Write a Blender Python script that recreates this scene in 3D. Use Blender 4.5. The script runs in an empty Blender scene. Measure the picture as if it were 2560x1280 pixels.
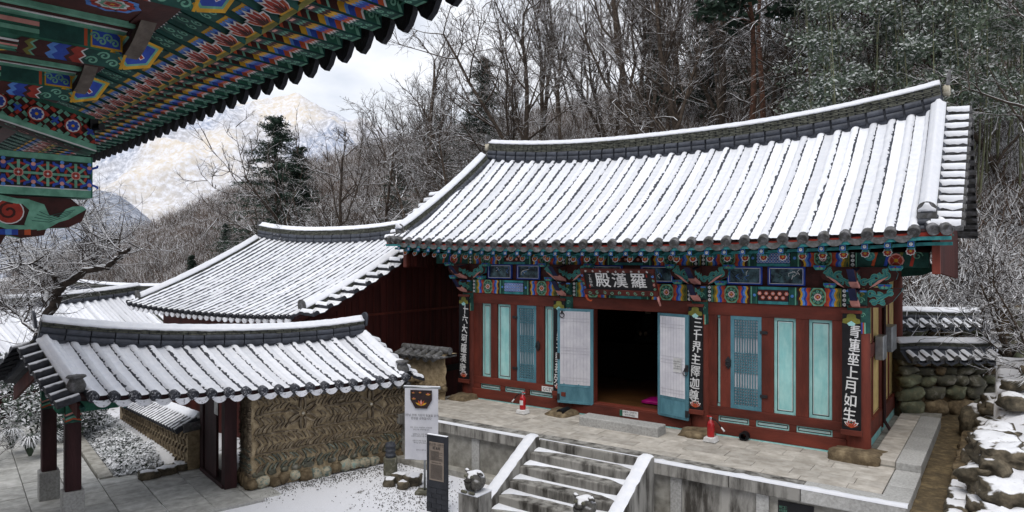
import bpy, bmesh, math, random
from mathutils import Vector, Matrix, noise
R = math.radians
rnd = random.Random(7)
SC = bpy.context.scene
COL = SC.collection
# ---------------------------------------------------------------- camera, sky, sun, exposure
cam = bpy.data.cameras.new('camera')
camo = bpy.data.objects.new('camera', cam); COL.objects.link(camo)
cam.sensor_width = 36; cam.lens = 1740/2560*36; cam.clip_start = .05; cam.clip_end = 6000
camo.location = (0, 0, 4.7); camo.rotation_euler = (R(90), 0, 0)
SC.camera = camo
SUN_EL, SUN_AZ = R(62), R(200)          # soft sun behind a thin overcast, over the camera's left shoulder
W = bpy.data.worlds.new('World'); SC.world = W; W.use_nodes = True
wn = W.node_tree; wn.nodes.clear()
def _n(t, k, **kw):
    n = t.nodes.new(k)
    for a, b in kw.items(): setattr(n, a, b)
    return n
sky = _n(wn, 'ShaderNodeTexSky', sky_type='NISHITA', sun_disc=False)
sky.sun_elevation = SUN_EL; sky.sun_rotation = SUN_AZ; sky.air_density = 1.0; sky.dust_density = 2.0
tc = _n(wn, 'ShaderNodeTexCoord')
mp = _n(wn, 'ShaderNodeMapping'); mp.inputs['Scale'].default_value = (1, 1, 2.4)
nz = _n(wn, 'ShaderNodeTexNoise'); nz.inputs['Scale'].default_value = 2.6; nz.inputs['Detail'].default_value = 6; nz.inputs['Roughness'].default_value = .55
rp = _n(wn, 'ShaderNodeValToRGB'); rp.color_ramp.elements[0].position = .36; rp.color_ramp.elements[1].position = .56
rp.color_ramp.elements[0].color = (.52, .52, .52, 1)
mx = _n(wn, 'ShaderNodeMix', data_type='RGBA'); mx.inputs['B'].default_value = (7.7, 7.9, 8.4, 1)
bg = _n(wn, 'ShaderNodeBackground'); bg.inputs['Strength'].default_value = .1
wo = _n(wn, 'ShaderNodeOutputWorld')
L_ = wn.links.new
L_(tc.outputs['Generated'], mp.inputs['Vector']); L_(mp.outputs[0], nz.inputs['Vector']); L_(nz.outputs['Fac'], rp.inputs[0])
L_(rp.outputs[0], mx.inputs['Factor']); L_(sky.outputs[0], mx.inputs['A']); L_(mx.outputs['Result'], bg.inputs[0]); L_(bg.outputs[0], wo.inputs[0])
sl = bpy.data.lights.new('sun', 'SUN'); slo = bpy.data.objects.new('sun', sl); COL.objects.link(slo)
sl.energy = 1.45; sl.angle = R(40); sl.color = (1, .96, .9)
sd = Vector((math.sin(SUN_AZ)*math.cos(SUN_EL), math.cos(SUN_AZ)*math.cos(SUN_EL), math.sin(SUN_EL)))
slo.rotation_euler = sd.to_track_quat('Z', 'Y').to_euler(); slo.location = (0, 0, 60)
VS = SC.view_settings; VS.view_transform = 'Standard'; VS.look = 'None'; VS.gamma = 1; VS.use_curve_mapping = False; VS.exposure = .4
SC.cycles.max_bounces = 6; SC.cycles.diffuse_bounces = 3; SC.cycles.glossy_bounces = 2; SC.cycles.transparent_max_bounces = 8
SC.cycles.caustics_reflective = False; SC.cycles.caustics_refractive = False

# ---------------------------------------------------------------- materials
def lin(h):
    if not isinstance(h, str): return tuple(h)
    h = h.lstrip('#'); o = []
    for i in (0, 2, 4):
        c = int(h[i:i+2], 16)/255
        o.append(c/12.92 if c <= .04045 else ((c+.055)/1.055)**2.4)
    return tuple(o)
MATS = {}
def M(name, c, c2=None, sc=5., rough=.85, bump=.2, bsc=45., metal=0., spec=.3, snow=None, stretch=None, c3=None, snsc=9., ramp=(.38, .66), det=5, emit=0):
    """noise-mottled material; snow=(normal threshold, softness, noise amount) settles snow on upward faces"""
    if name in MATS: return MATS[name]
    m = bpy.data.materials.new(name); m.use_nodes = True; t = m.node_tree; N = t.nodes; K = t.links.new
    b = N['Principled BSDF']; c = lin(c); c2 = lin(c2) if c2 else tuple(x*.72 for x in c)
    tc = _n(t, 'ShaderNodeTexCoord'); oi = _n(t, 'ShaderNodeObjectInfo')
    ad = _n(t, 'ShaderNodeVectorMath', operation='MULTIPLY_ADD')
    cb = _n(t, 'ShaderNodeCombineXYZ'); K(oi.outputs['Random'], cb.inputs[0]); K(oi.outputs['Random'], cb.inputs[1])
    K(cb.outputs[0], ad.inputs[0]); ad.inputs[1].default_value = (37, 53, 0); K(tc.outputs['Object'], ad.inputs[2])
    src = ad.outputs[0]
    if stretch:
        mpn = _n(t, 'ShaderNodeMapping'); mpn.inputs['Scale'].default_value = stretch; K(src, mpn.inputs[0]); src = mpn.outputs[0]
    n1 = _n(t, 'ShaderNodeTexNoise'); n1.inputs['Scale'].default_value = sc; n1.inputs['Detail'].default_value = det; n1.inputs['Roughness'].default_value = .62
    K(src, n1.inputs['Vector'])
    r1 = _n(t, 'ShaderNodeValToRGB'); e = r1.color_ramp.elements
    e[0].position, e[1].position = ramp; e[0].color = (*c2, 1); e[1].color = (*c, 1)
    if c3: q = e.new(.5*(ramp[0]+ramp[1])); q.color = (*lin(c3), 1)
    K(n1.outputs['Fac'], r1.inputs[0])
    hv = _n(t, 'ShaderNodeHueSaturation'); ma = _n(t, 'ShaderNodeMapRange'); ma.inputs['To Min'].default_value = .86; ma.inputs['To Max'].default_value = 1.12
    K(oi.outputs['Random'], ma.inputs[0]); K(ma.outputs[0], hv.inputs['Value']); K(r1.outputs[0], hv.inputs['Color'])
    nw = _n(t, 'ShaderNodeTexNoise'); nw.inputs['Scale'].default_value = 1.1; nw.inputs['Detail'].default_value = 7; nw.inputs['Roughness'].default_value = .65; K(ad.outputs[0], nw.inputs['Vector'])
    mw = _n(t, 'ShaderNodeMapRange'); mw.inputs['From Min'].default_value = .3; mw.inputs['From Max'].default_value = .7; mw.inputs['To Min'].default_value = .82; mw.inputs['To Max'].default_value = 1.12; K(nw.outputs['Fac'], mw.inputs[0])
    vw = _n(t, 'ShaderNodeVectorMath', operation='SCALE'); K(hv.outputs[0], vw.inputs[0]); K(mw.outputs[0], vw.inputs['Scale'])
    colr = vw.outputs[0] if not name.startswith('snow') and name not in ('yard', 'paper', 'fabric') else hv.outputs[0]
    b.inputs['Roughness'].default_value = rough; b.inputs['Metallic'].default_value = metal; b.inputs['Specular IOR Level'].default_value = spec
    if snow:
        g = _n(t, 'ShaderNodeNewGeometry'); sp = _n(t, 'ShaderNodeSeparateXYZ'); K(g.outputs['Normal'], sp.inputs[0])
        n2 = _n(t, 'ShaderNodeTexNoise'); n2.inputs['Scale'].default_value = snsc; n2.inputs['Detail'].default_value = 4; K(g.outputs['Position'], n2.inputs['Vector'])
        a = _n(t, 'ShaderNodeMath', operation='MULTIPLY_ADD'); K(n2.outputs['Fac'], a.inputs[0]); a.inputs[1].default_value = snow[2]; K(sp.outputs['Z'], a.inputs[2])
        mr = _n(t, 'ShaderNodeMapRange'); mr.inputs['From Min'].default_value = snow[0]+.5*snow[2]-snow[1]; mr.inputs['From Max'].default_value = snow[0]+.5*snow[2]+snow[1]
        K(a.outputs[0], mr.inputs[0])
        mm = _n(t, 'ShaderNodeMix', data_type='RGBA'); K(mr.outputs[0], mm.inputs['Factor']); K(colr, mm.inputs['A']); mm.inputs['B'].default_value = (.73, .74, .77, 1)
        colr = mm.outputs['Result']
    K(colr, b.inputs['Base Color'])
    if emit: K(colr, b.inputs['Emission Color']); b.inputs['Emission Strength'].default_value = emit
    if bump:
        n3 = _n(t, 'ShaderNodeTexNoise'); n3.inputs['Scale'].default_value = bsc; n3.inputs['Detail'].default_value = 4; K(src, n3.inputs['Vector'])
        bp = _n(t, 'ShaderNodeBump'); bp.inputs['Strength'].default_value = bump; bp.inputs['Distance'].default_value = .02
        K(n3.outputs['Fac'], bp.inputs['Height']); K(bp.outputs[0], b.inputs['Normal'])
    MATS[name] = m
    return m
M('snow', (.74, .75, .785), (.67, .69, .74), sc=9, rough=.7, bump=.35, bsc=55, spec=.2)
M('snow_thin', (.82, .83, .87), '#6d7078', sc=14, rough=.8, bump=.3, bsc=60, ramp=(.36, .5))
M('tile', '#474b54', '#33363e', sc=7, rough=.6, bump=.15, spec=.4)
M('tile_old', '#77777a', '#474643', sc=9, rough=.85, bump=.35, bsc=60, c3='#5b5b5c')
M('tile_ridge', '#5d5e55', '#34352f', sc=14, rough=.85, bump=.4)
M('tile_snowy', '#3d3f46', '#2b2c31', sc=10, rough=.7, bump=.25, snow=(.72, .12, .55))
M('plaster', '#cfc9b8', '#a39a86', sc=12, bump=.5)
M('redwood', '#723428', '#52241b', sc=3, rough=.65, bump=.25, bsc=30, stretch=(1, 1, .25))
M('redwood_h', '#723428', '#52241b', sc=3, rough=.65, bump=.25, bsc=30, stretch=(.25, 1, 1))
M('plank', '#54231d', '#3a1714', sc=4, rough=.75, bump=.25, bsc=30, stretch=(1, 1, .12))
M('darkwood', '#3c2224', '#251416', sc=4, rough=.75, bump=.3, stretch=(1, 1, .2), c3='#321b1d')
M('cyan', '#abd6d2', '#7fbcbc', sc=5, rough=.7, bump=.1, stretch=(1.6, 1, .45), ramp=(.3, .72))
M('doorblue', '#5c8a97', '#477381', sc=5, rough=.7, bump=.2, stretch=(1, 1, .3))
M('paper', '#d6d5da', '#c3c2ca', sc=3, rough=.9, bump=.2, bsc=9)
M('teal', '#3e8f90', '#2c6c70', sc=9, rough=.7, bump=.1)
M('dgreen', '#20524a', '#143b35', sc=8, rough=.7, bump=.1)
M('green', '#35705a', '#234f40', sc=7, rough=.75, bump=.25, c3='#2d6250')
M('mint', '#76ae96', '#578a75', sc=8, rough=.7, bump=.1)
M('orange', '#bd5530', '#9c4226', sc=8, rough=.7, bump=.1)
M('vermil', '#a83a2a', '#862c22', sc=8, rough=.7, bump=.1)
M('blue', '#2f4fae', '#243c8c', sc=8, rough=.7, bump=.1)
M('lblue', '#5c8fd8', '#4877bb', sc=8, rough=.7, bump=.1)
M('yellow', '#cf9f2c', '#b08423', sc=8, rough=.7, bump=.1)
M('olive', '#7d7a35', '#62602a', sc=8, rough=.7, bump=.1)
M('ochre', '#d3b97c', '#bba169', sc=3, rough=.85, bump=.15)
M('white', '#dcdcdc', '#c4c4c4', sc=8, rough=.7, bump=.1)
M('black', '#17171b', '#0f0f12', sc=8, rough=.55, bump=.1)
M('pink', '#d99c92', '#bd8078', sc=8, rough=.7, bump=.1)
M('dkred', '#48201c', '#331512', sc=6, rough=.7, bump=.1)
M('navy', '#20264a', '#171b38', sc=6, rough=.7, bump=.1)
M('picture', '#5f7f88', '#1c262b', sc=6, rough=.5, bump=.05, ramp=(.42, .72), det=7)
M('iron', '#26262a', '#1a1a1d', sc=9, rough=.5, bump=.2, spec=.5)
M('steel', '#9fa3a6', '#85898c', sc=6, rough=.4, metal=.7, bump=.05)
M('granite', '#b4b4b2', '#8c8b88', sc=26, rough=.85, bump=.25, bsc=90, det=8, ramp=(.3, .7))
M('granite_worn', '#a09e97', '#6c6962', sc=4.5, rough=.9, bump=.3, bsc=70, det=9, ramp=(.3, .62))
M('granite_stain', '#93918c', '#3d3a36', sc=3.2, rough=.9, bump=.3, bsc=70, det=8, stretch=(1.6, 1.6, .35), ramp=(.36, .58))
M('paver', '#bdb8b0', '#9f9990', sc=5, rough=.9, bump=.2, bsc=60, det=8)
M('rock', '#8a7b62', '#544837', sc=6, rough=.95, bump=.7, bsc=18, det=8, c3='#6e604b')
M('rock_grey', '#96938a', '#57564e', sc=6, rough=.95, bump=.6, bsc=18, det=8, c3='#605f50')
M('rock_snow', '#7d7362', '#3c382f', sc=5, rough=.95, bump=.8, bsc=14, det=9, snow=(.82, .07, .8), snsc=6, c3='#5a5346')
M('paver_grey', '#c0c0bd', '#9d9d99', sc=5, rough=.85, bump=.2, bsc=60, det=8)
M('disc_snowy', '#3f4148', (.7,.71,.75), sc=26, rough=.8, bump=.4, ramp=(.3,.46))
M('drip_snowy', (.78,.79,.84), '#50535b', sc=16, rough=.8, bump=.4, ramp=(.3,.44))
M('clay', '#ad9c80', '#85755b', sc=10, rough=.95, bump=.6, bsc=40, det=8)
M('shard', '#978a75', '#574c40', sc=8, rough=.95, bump=.4, c3='#766a59')
M('shard_moss', '#868a7e', '#4a4c45', sc=9, rough=.95, bump=.4, c3='#666a5f')
M('mortar', '#8fa59b', '#66756f', sc=9, rough=.95, bump=.5, c3='#b9ad95')
M('redpaint', '#b3161c', '#96131a', sc=5, rough=.25, spec=.6, bump=0)
M('magenta', '#b8127c', '#980e66', sc=5, rough=.35, bump=.1)
M('floorwood', '#5f4024', '#452d1a', sc=3, rough=.35, bump=.1, stretch=(.3, 2, 1))
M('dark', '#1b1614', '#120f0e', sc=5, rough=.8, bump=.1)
M('robe', '#2c3836', '#1c2423', sc=6, rough=.7, bump=.1)
M('face', '#b5ab9c', '#74695e', sc=6, rough=.6, bump=.05)
M('gravel', '#6a655e', '#2b2926', sc=60, rough=.95, bump=.8, bsc=80)
M('bark', '#54493f', '#2d2621', sc=9, rough=.95, bump=.5, bsc=30, snow=(.62, .12, .6), snsc=5)
M('bark_pine', '#5d4032', '#35251d', sc=8, rough=.95, bump=.5, snow=(.7, .1, .4), snsc=5)
M('twig', '#51463d', '#362d27', sc=5, rough=.95, bump=0, snow=(.56, .16, .8), snsc=2)
M('twig_snowy', '#453a33', '#2a231e', sc=5, rough=.95, bump=0, snow=(.38, .16, .8), snsc=3)
M('twig_brown', '#5d4a3c', '#3c3029', sc=.4, rough=.95, bump=0, snow=(.9, .12, .8), snsc=3)
M('needle', '#34483a', '#1f2e25', sc=2, rough=.9, bump=0, snow=(.93, .12, .6), snsc=2)
M('leaf', '#4c5c4b', '#323f35', sc=2, rough=.7, bump=0, snow=(.55, .4, 1.2), snsc=2.5)
M('bamboo', '#68755f', '#414e42', sc=1.2, rough=.7, bump=0, snow=(.66, .75, 1.3), snsc=.6)
M('culm', '#77795c', '#565a45', sc=3, rough=.6, bump=0)

# ---------------------------------------------------------------- mesh builder
class MB:
    def __init__(s, T=None): s.v = []; s.f = []; s.m = []; s.T = T
    def _a(s, vs):
        o = len(s.v)
        s.v += [tuple(s.T @ Vector(p)) for p in vs] if s.T else [tuple(p) for p in vs]
        return o
    def faces(s, vs, fs, mi=0):
        o = s._a(vs)
        for f in fs: s.f.append([o+i for i in f]); s.m.append(mi)
    def box(s, x0, x1, y0, y1, z0, z1, mi=0):
        s.faces([(x0,y0,z0),(x1,y0,z0),(x1,y1,z0),(x0,y1,z0),(x0,y0,z1),(x1,y0,z1),(x1,y1,z1),(x0,y1,z1)],
                [(0,3,2,1),(4,5,6,7),(0,1,5,4),(1,2,6,5),(2,3,7,6),(3,0,4,7)], mi)
    def grid(s, rows, mi=0, close=False):
        n = len(rows[0]); o = s._a([p for r in rows for p in r]); k = n if close else n-1
        for i in range(len(rows)-1):
            for j in range(k):
                a = o+i*n+j; b = o+i*n+(j+1) % n; s.f.append([a, b, b+n, a+n]); s.m.append(mi)
        return o
    def tube(s, pts, rad, n=8, mi=0, cap=True, sq=None):
        pts = [Vector(p) for p in pts]
        if not hasattr(rad, '__len__'): rad = [rad]*len(pts)
        rows = []; up = Vector((0, 0, 1))
        for i, p in enumerate(pts):
            d = (pts[min(i+1, len(pts)-1)]-pts[max(i-1, 0)])
            d = d.normalized() if d.length > 1e-9 else Vector((0, 0, 1))
            a = d.cross(up)
            if a.length < .05: a = d.cross(Vector((1, 0, 0)))
            a.normalize(); b = d.cross(a)*-1
            rows.append([p+(a*math.cos(2*math.pi*(k+.5)/n)+b*math.sin(2*math.pi*(k+.5)/n))*rad[i] for k in range(n)])
        o = s.grid(rows, mi, True)
        if cap:
            s.f.append([o+k for k in range(n)][::-1]); s.m.append(mi)
            q = o+(len(rows)-1)*n; s.f.append([q+k for k in range(n)]); s.m.append(mi)
    def lathe(s, prof, c=(0, 0, 0), n=12, mi=0, sx=1, sy=1):
        rows = [[(c[0]+r*sx*math.cos(2*math.pi*k/n), c[1]+r*sy*math.sin(2*math.pi*k/n), c[2]+z) for k in range(n)] for r, z in prof]
        o = s.grid(rows, mi, True)
        s.f.append([o+k for k in range(n)][::-1]); s.m.append(mi)
        q = o+(len(rows)-1)*n; s.f.append([q+k for k in range(n)]); s.m.append(mi)
    def prism(s, pts, o, ex, ey, d, mi=0, mside=None):
        """2-D outline pts extruded from plane (o, ex, ey) along vector d"""
        o, ex, ey, d = map(Vector, (o, ex, ey, d)); n = len(pts)
        a = [o+ex*p[0]+ey*p[1] for p in pts]; b = s._a(a+[p+d for p in a])
        s.f.append([b+i for i in range(n)]); s.m.append(mi); s.f.append([b+n+i for i in range(n)][::-1]); s.m.append(mi)
        for i in range(n):
            j = (i+1) % n; s.f.append([b+i, b+n+i, b+n+j, b+j]); s.m.append(mi if mside is None else mside)
    def mesh(s, name, mats, smooth=False, fix=True):
        me = bpy.data.meshes.new(name); me.from_pydata(s.v, [], s.f)
        for m in (mats if isinstance(mats, (list, tuple)) else [mats]): me.materials.append(MATS[m] if isinstance(m, str) else m)
        if any(s.m): me.polygons.foreach_set('material_index', s.m)
        if fix and len(s.f) < 30000:
            bm = bmesh.new(); bm.from_mesh(me); bmesh.ops.recalc_face_normals(bm, faces=bm.faces); bm.to_mesh(me); bm.free()
        if smooth is True: me.polygons.foreach_set('use_smooth', [True]*len(me.polygons))
        elif smooth: me.polygons.foreach_set('use_smooth', [True]*len(me.polygons)); me.set_sharp_from_angle(angle=R(smooth))
        me.update()
        return me
def tag(o, label=None, cat=None, group=None, kind=None):
    if label: o['label'] = label
    if cat: o['category'] = cat
    if group: o['group'] = group
    if kind: o['kind'] = kind
    return o
def link(name, me, parent=None, loc=None, rot=None, scale=None):
    o = bpy.data.objects.new(name, me); COL.objects.link(o)
    if parent is not None: o.parent = parent
    if loc is not None: o.location = loc
    if rot is not None: o.rotation_euler = rot
    if scale is not None: o.scale = (scale,)*3 if not hasattr(scale, '__len__') else scale
    return o
def obj(name, mb, mats, parent=None, smooth=False, bev=0, kind=None, loc=None, rot=None, fix=True):
    o = link(name, mb.mesh(name, mats, smooth, fix), parent, loc, rot)
    if bev:
        md = o.modifiers.new('bevel', 'BEVEL'); md.width = bev; md.segments = 2; md.limit_method = 'ANGLE'; md.angle_limit = R(40); md.use_clamp_overlap = True
    if kind: o['kind'] = kind
    return o
def box(name, mat, parent, x0, x1, y0, y1, z0, z1, bev=.008, **k):
    b = MB(); b.box(x0, x1, y0, y1, z0, z1); return obj(name, b, mat, parent, bev=bev, **k)
def thing(name, label, cat, loc=(0, 0, 0), rz=0, group=None):
    o = bpy.data.objects.new(name, None); COL.objects.link(o); o.location = loc; o.rotation_euler = (0, 0, rz); o.empty_display_size = .2
    return tag(o, label, cat, group)
def nz3(x, y, z=0., s=1.): return noise.noise(Vector((x*s, y*s, z*s)))

# ---------------------------------------------------------------- flat painted decoration built from thin coloured polygons
class Dec:
    def __init__(s, o, ex, ey, lift=.0025):
        s.o, s.ex, s.ey = Vector(o), Vector(ex), Vector(ey); s.n = s.ex.cross(s.ey).normalized(); s.l = lift; s.k = 1
        s.v = []; s.f = []; s.m = []; s.pal = []
    def poly(s, pts, c, layer=None):
        if layer is None: layer = s.k; s.k += .12
        if c not in s.pal: s.pal.append(c)
        b = len(s.v); d = s.n*s.l*layer
        s.v += [tuple(s.o+s.ex*x+s.ey*y+d) for x, y in pts]; s.f.append(list(range(b, b+len(pts)))); s.m.append(s.pal.index(c))
    def rect(s, x0, x1, y0, y1, c, layer=None): s.poly([(x0,y0),(x1,y0),(x1,y1),(x0,y1)], c, layer)
    def circ(s, cx, cy, r, c, n=14, layer=None, a=1.): s.poly([(cx+r*a*math.cos(2*math.pi*i/n), cy+r*math.sin(2*math.pi*i/n)) for i in range(n)], c, layer)
    def ribbon(s, pts, w, c, layer=None):
        L = []; Q = []; n = len(pts)
        if not hasattr(w, '__len__'): w = [w]*n
        for i in range(n):
            a = pts[max(i-1, 0)]; b = pts[min(i+1, n-1)]; dx, dy = b[0]-a[0], b[1]-a[1]; q = math.hypot(dx, dy) or 1
            L.append((pts[i][0]-dy/q*w[i]/2, pts[i][1]+dx/q*w[i]/2)); Q.append((pts[i][0]+dy/q*w[i]/2, pts[i][1]-dx/q*w[i]/2))
        if layer is None: layer = s.k; s.k += .12
        for i in range(n-1): s.poly([Q[i], Q[i+1], L[i+1], L[i]], c, layer)
    def spiral(s, cx, cy, r, c, w, a0=0, turns=1.25, sgn=1, edge=None):
        pts = [(cx+r*(1-.8*t/14)*math.cos(a0+sgn*turns*2*math.pi*t/14), cy+r*(1-.8*t/14)*math.sin(a0+sgn*turns*2*math.pi*t/14)) for t in range(15)]
        if edge: s.ribbon(pts, w*1.5, edge)
        s.ribbon(pts, w, c)
    def flower(s, cx, cy, r, n, c, rim='white', core='yellow', a0=0, fat=.62, inner=None):
        for sc_, col in ((1, rim), (.8, c)) + (((.45, inner),) if inner else ()):
            k = s.k; s.k += .12
            for i in range(n):
                a = a0+2*math.pi*i/n; ca, sa = math.cos(a), math.sin(a); h = math.pi/n*r*fat*1.5
                P = [(.12, 0), (.5, -h*.8*sc_), (.8*sc_, -h*.75*sc_), (1.*sc_, 0), (.8*sc_, h*.75*sc_), (.5, h*.8*sc_)]
                s.poly([(cx+r*x*ca-y*sa, cy+r*x*sa+y*ca) for x, y in P], col, k)
        if core: s.circ(cx, cy, r*.26, core, 8)
    def wave(s, x0, x1, y0, y1, n, amp, c, ph=0.):
        """vertical band x0..x1 with scalloped sides"""
        k = s.k; s.k += .12; q = n*4
        P = [amp*abs(math.sin(math.pi*(n*i/q)+ph)) for i in range(q+1)]
        for i in range(q):
            a, b = y0+(y1-y0)*i/q, y0+(y1-y0)*(i+1)/q
            s.poly([(x0+P[i], a), (x1+P[i], a), (x1+P[i+1], b), (x0+P[i+1], b)], c, k)
    def build(s, name, parent):
        me = bpy.data.meshes.new(name); me.from_pydata(s.v, [], s.f)
        for c in s.pal: me.materials.append(MATS[c])
        me.polygons.foreach_set('material_index', s.m); me.update()
        return link(name, me, parent)
TS = bpy.data.scenes.new('lettering_workbench')
def text_mesh(body, mat, size, name='lettering', bold=0., align='CENTER', extrude=0., space=1., line=1.):
    cu = bpy.data.curves.new(name, 'FONT'); cu.body = body; cu.size = size; cu.align_x = align; cu.align_y = 'CENTER'; cu.offset = 0; cu.extrude = extrude
    cu.space_line = line; cu.space_character = space; cu.resolution_u = 3
    to = bpy.data.objects.new(name, cu); TS.collection.objects.link(to); TS.view_layers[0].update()
    me = bpy.data.meshes.new_from_object(to.evaluated_get(TS.view_layers[0].depsgraph))
    if bold:                                                   # heavier brush weight: slightly shifted layers
        bm = bmesh.new()
        for q, (dx, dy) in enumerate(((0, 0), (bold, bold*.5), (-bold, -bold*.5), (0, bold))):
            m2 = me.copy(); m2.transform(Matrix.Translation((dx, dy, q*.0004))); bm.from_mesh(m2); bpy.data.meshes.remove(m2)
        bm.to_mesh(me); bm.free()
    bpy.data.objects.remove(to); bpy.data.curves.remove(cu)
    me.materials.clear(); me.materials.append(MATS[mat]); me.name = name
    return me
def facing(o, ex, ey):
    """matrix placing a flat xy mesh at o with axes ex, ey"""
    ex, ey = Vector(ex).normalized(), Vector(ey).normalized(); n = ex.cross(ey)
    return Matrix(((ex.x, ey.x, n.x, o[0]), (ex.y, ey.y, n.y, o[1]), (ex.z, ey.z, n.z, o[2]), (0, 0, 0, 1)))
# ---------------------------------------------------------------- tiled roofs with settled snow
class Slope:
    """curved roof plane: x along the eave, v 0 at the eave .. 1 at the ridge"""
    def __init__(s, x0, x1, ye, yr, ze, zr, le=.13, lr=.3, con=.25, tilt=0., pw=2.4, skew=0.):
        s.x0, s.x1, s.ye, s.yr, s.ze, s.zr, s.le, s.lr, s.con, s.tilt, s.pw = x0, x1, ye, yr, ze, zr, le, lr, con, tilt, pw
        s.L = math.hypot(yr-ye, zr-ze); s.skew = skew
    def P(s, x, v, off=0.):
        q = abs((x-.5*(s.x0+s.x1))/(.5*(s.x1-s.x0)))**s.pw
        y = s.ye+(s.yr-s.ye)*v
        z = s.ze+(s.zr-s.ze)*(v*(1-s.con)+s.con*v*v)+(s.le*(1-v)+s.lr*v)*q+s.tilt*x
        p = Vector((x+(s.skew*v if s.yr > s.ye else s.skew*(2-v)), y, z))
        return p+s.N(x, v)*off if off else p
    def N(s, x, v):
        d = s.P(x, v+.01)-s.P(x, v-.01); d.x = 0; n = Vector((1, 0, 0)).cross(d)
        if n.z < 0: n = -n
        return n.normalized()
def sweep(mb, path, sec, mi=0, close=True, jit=0., seed=0.):
    rows = []
    for i, p in enumerate(path):
        t = (path[min(i+1, len(path)-1)]-path[max(i-1, 0)]).normalized(); s_ = t.cross(Vector((0, 0, 1))).normalized(); u = s_.cross(t)
        rows.append([p+s_*a+u*(b+(jit*nz3(p.x*9+seed, p.y*9+k*.9, p.z*9) if jit else 0)) for k, (a, b) in enumerate(sec)])
    o = mb.grid(rows, mi, close)
    if close:
        n = len(sec); mb.f.append([o+k for k in range(n)][::-1]); mb.m.append(mi); q = o+(len(rows)-1)*n; mb.f.append([q+k for k in range(n)]); mb.m.append(mi)
def half(r, n=7, a0=0, a1=180, c=(0, 0), sq=1.): return [(c[0]+r*math.cos(R(a0+(a1-a0)*k/(n-1))), c[1]+r*sq*math.sin(R(a0+(a1-a0)*k/(n-1)))) for k in range(n)]
def subpath(path, a, b):
    """piece of a polyline between arc-length fractions a and b"""
    L = [0]
    for i in range(len(path)-1): L.append(L[-1]+(path[i+1]-path[i]).length)
    def at(f):
        d = f*L[-1]
        for i in range(len(path)-1):
            if d <= L[i+1] or i == len(path)-2: return path[i].lerp(path[i+1], (d-L[i])/max(L[i+1]-L[i], 1e-9))
    ins = [path[i] for i in range(1, len(path)-1) if a*L[-1]+1e-4 < L[i] < b*L[-1]-1e-4]
    return [at(a)]+ins+[at(b)], L[-1]
_disc = {}
def disc_mesh(r, mat):
    k = (round(r, 3), mat)
    if k not in _disc:
        b = MB(); b.lathe([(r*.93, -.09), (r, -.03), (r, .028), (r*.86, .034), (r*.8, .018), (r*.34, .016), (r*.3, .026), (.004, .028)], n=16); _disc[k] = b.mesh('end_tile', mat, 40)
    return _disc[k]
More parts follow.
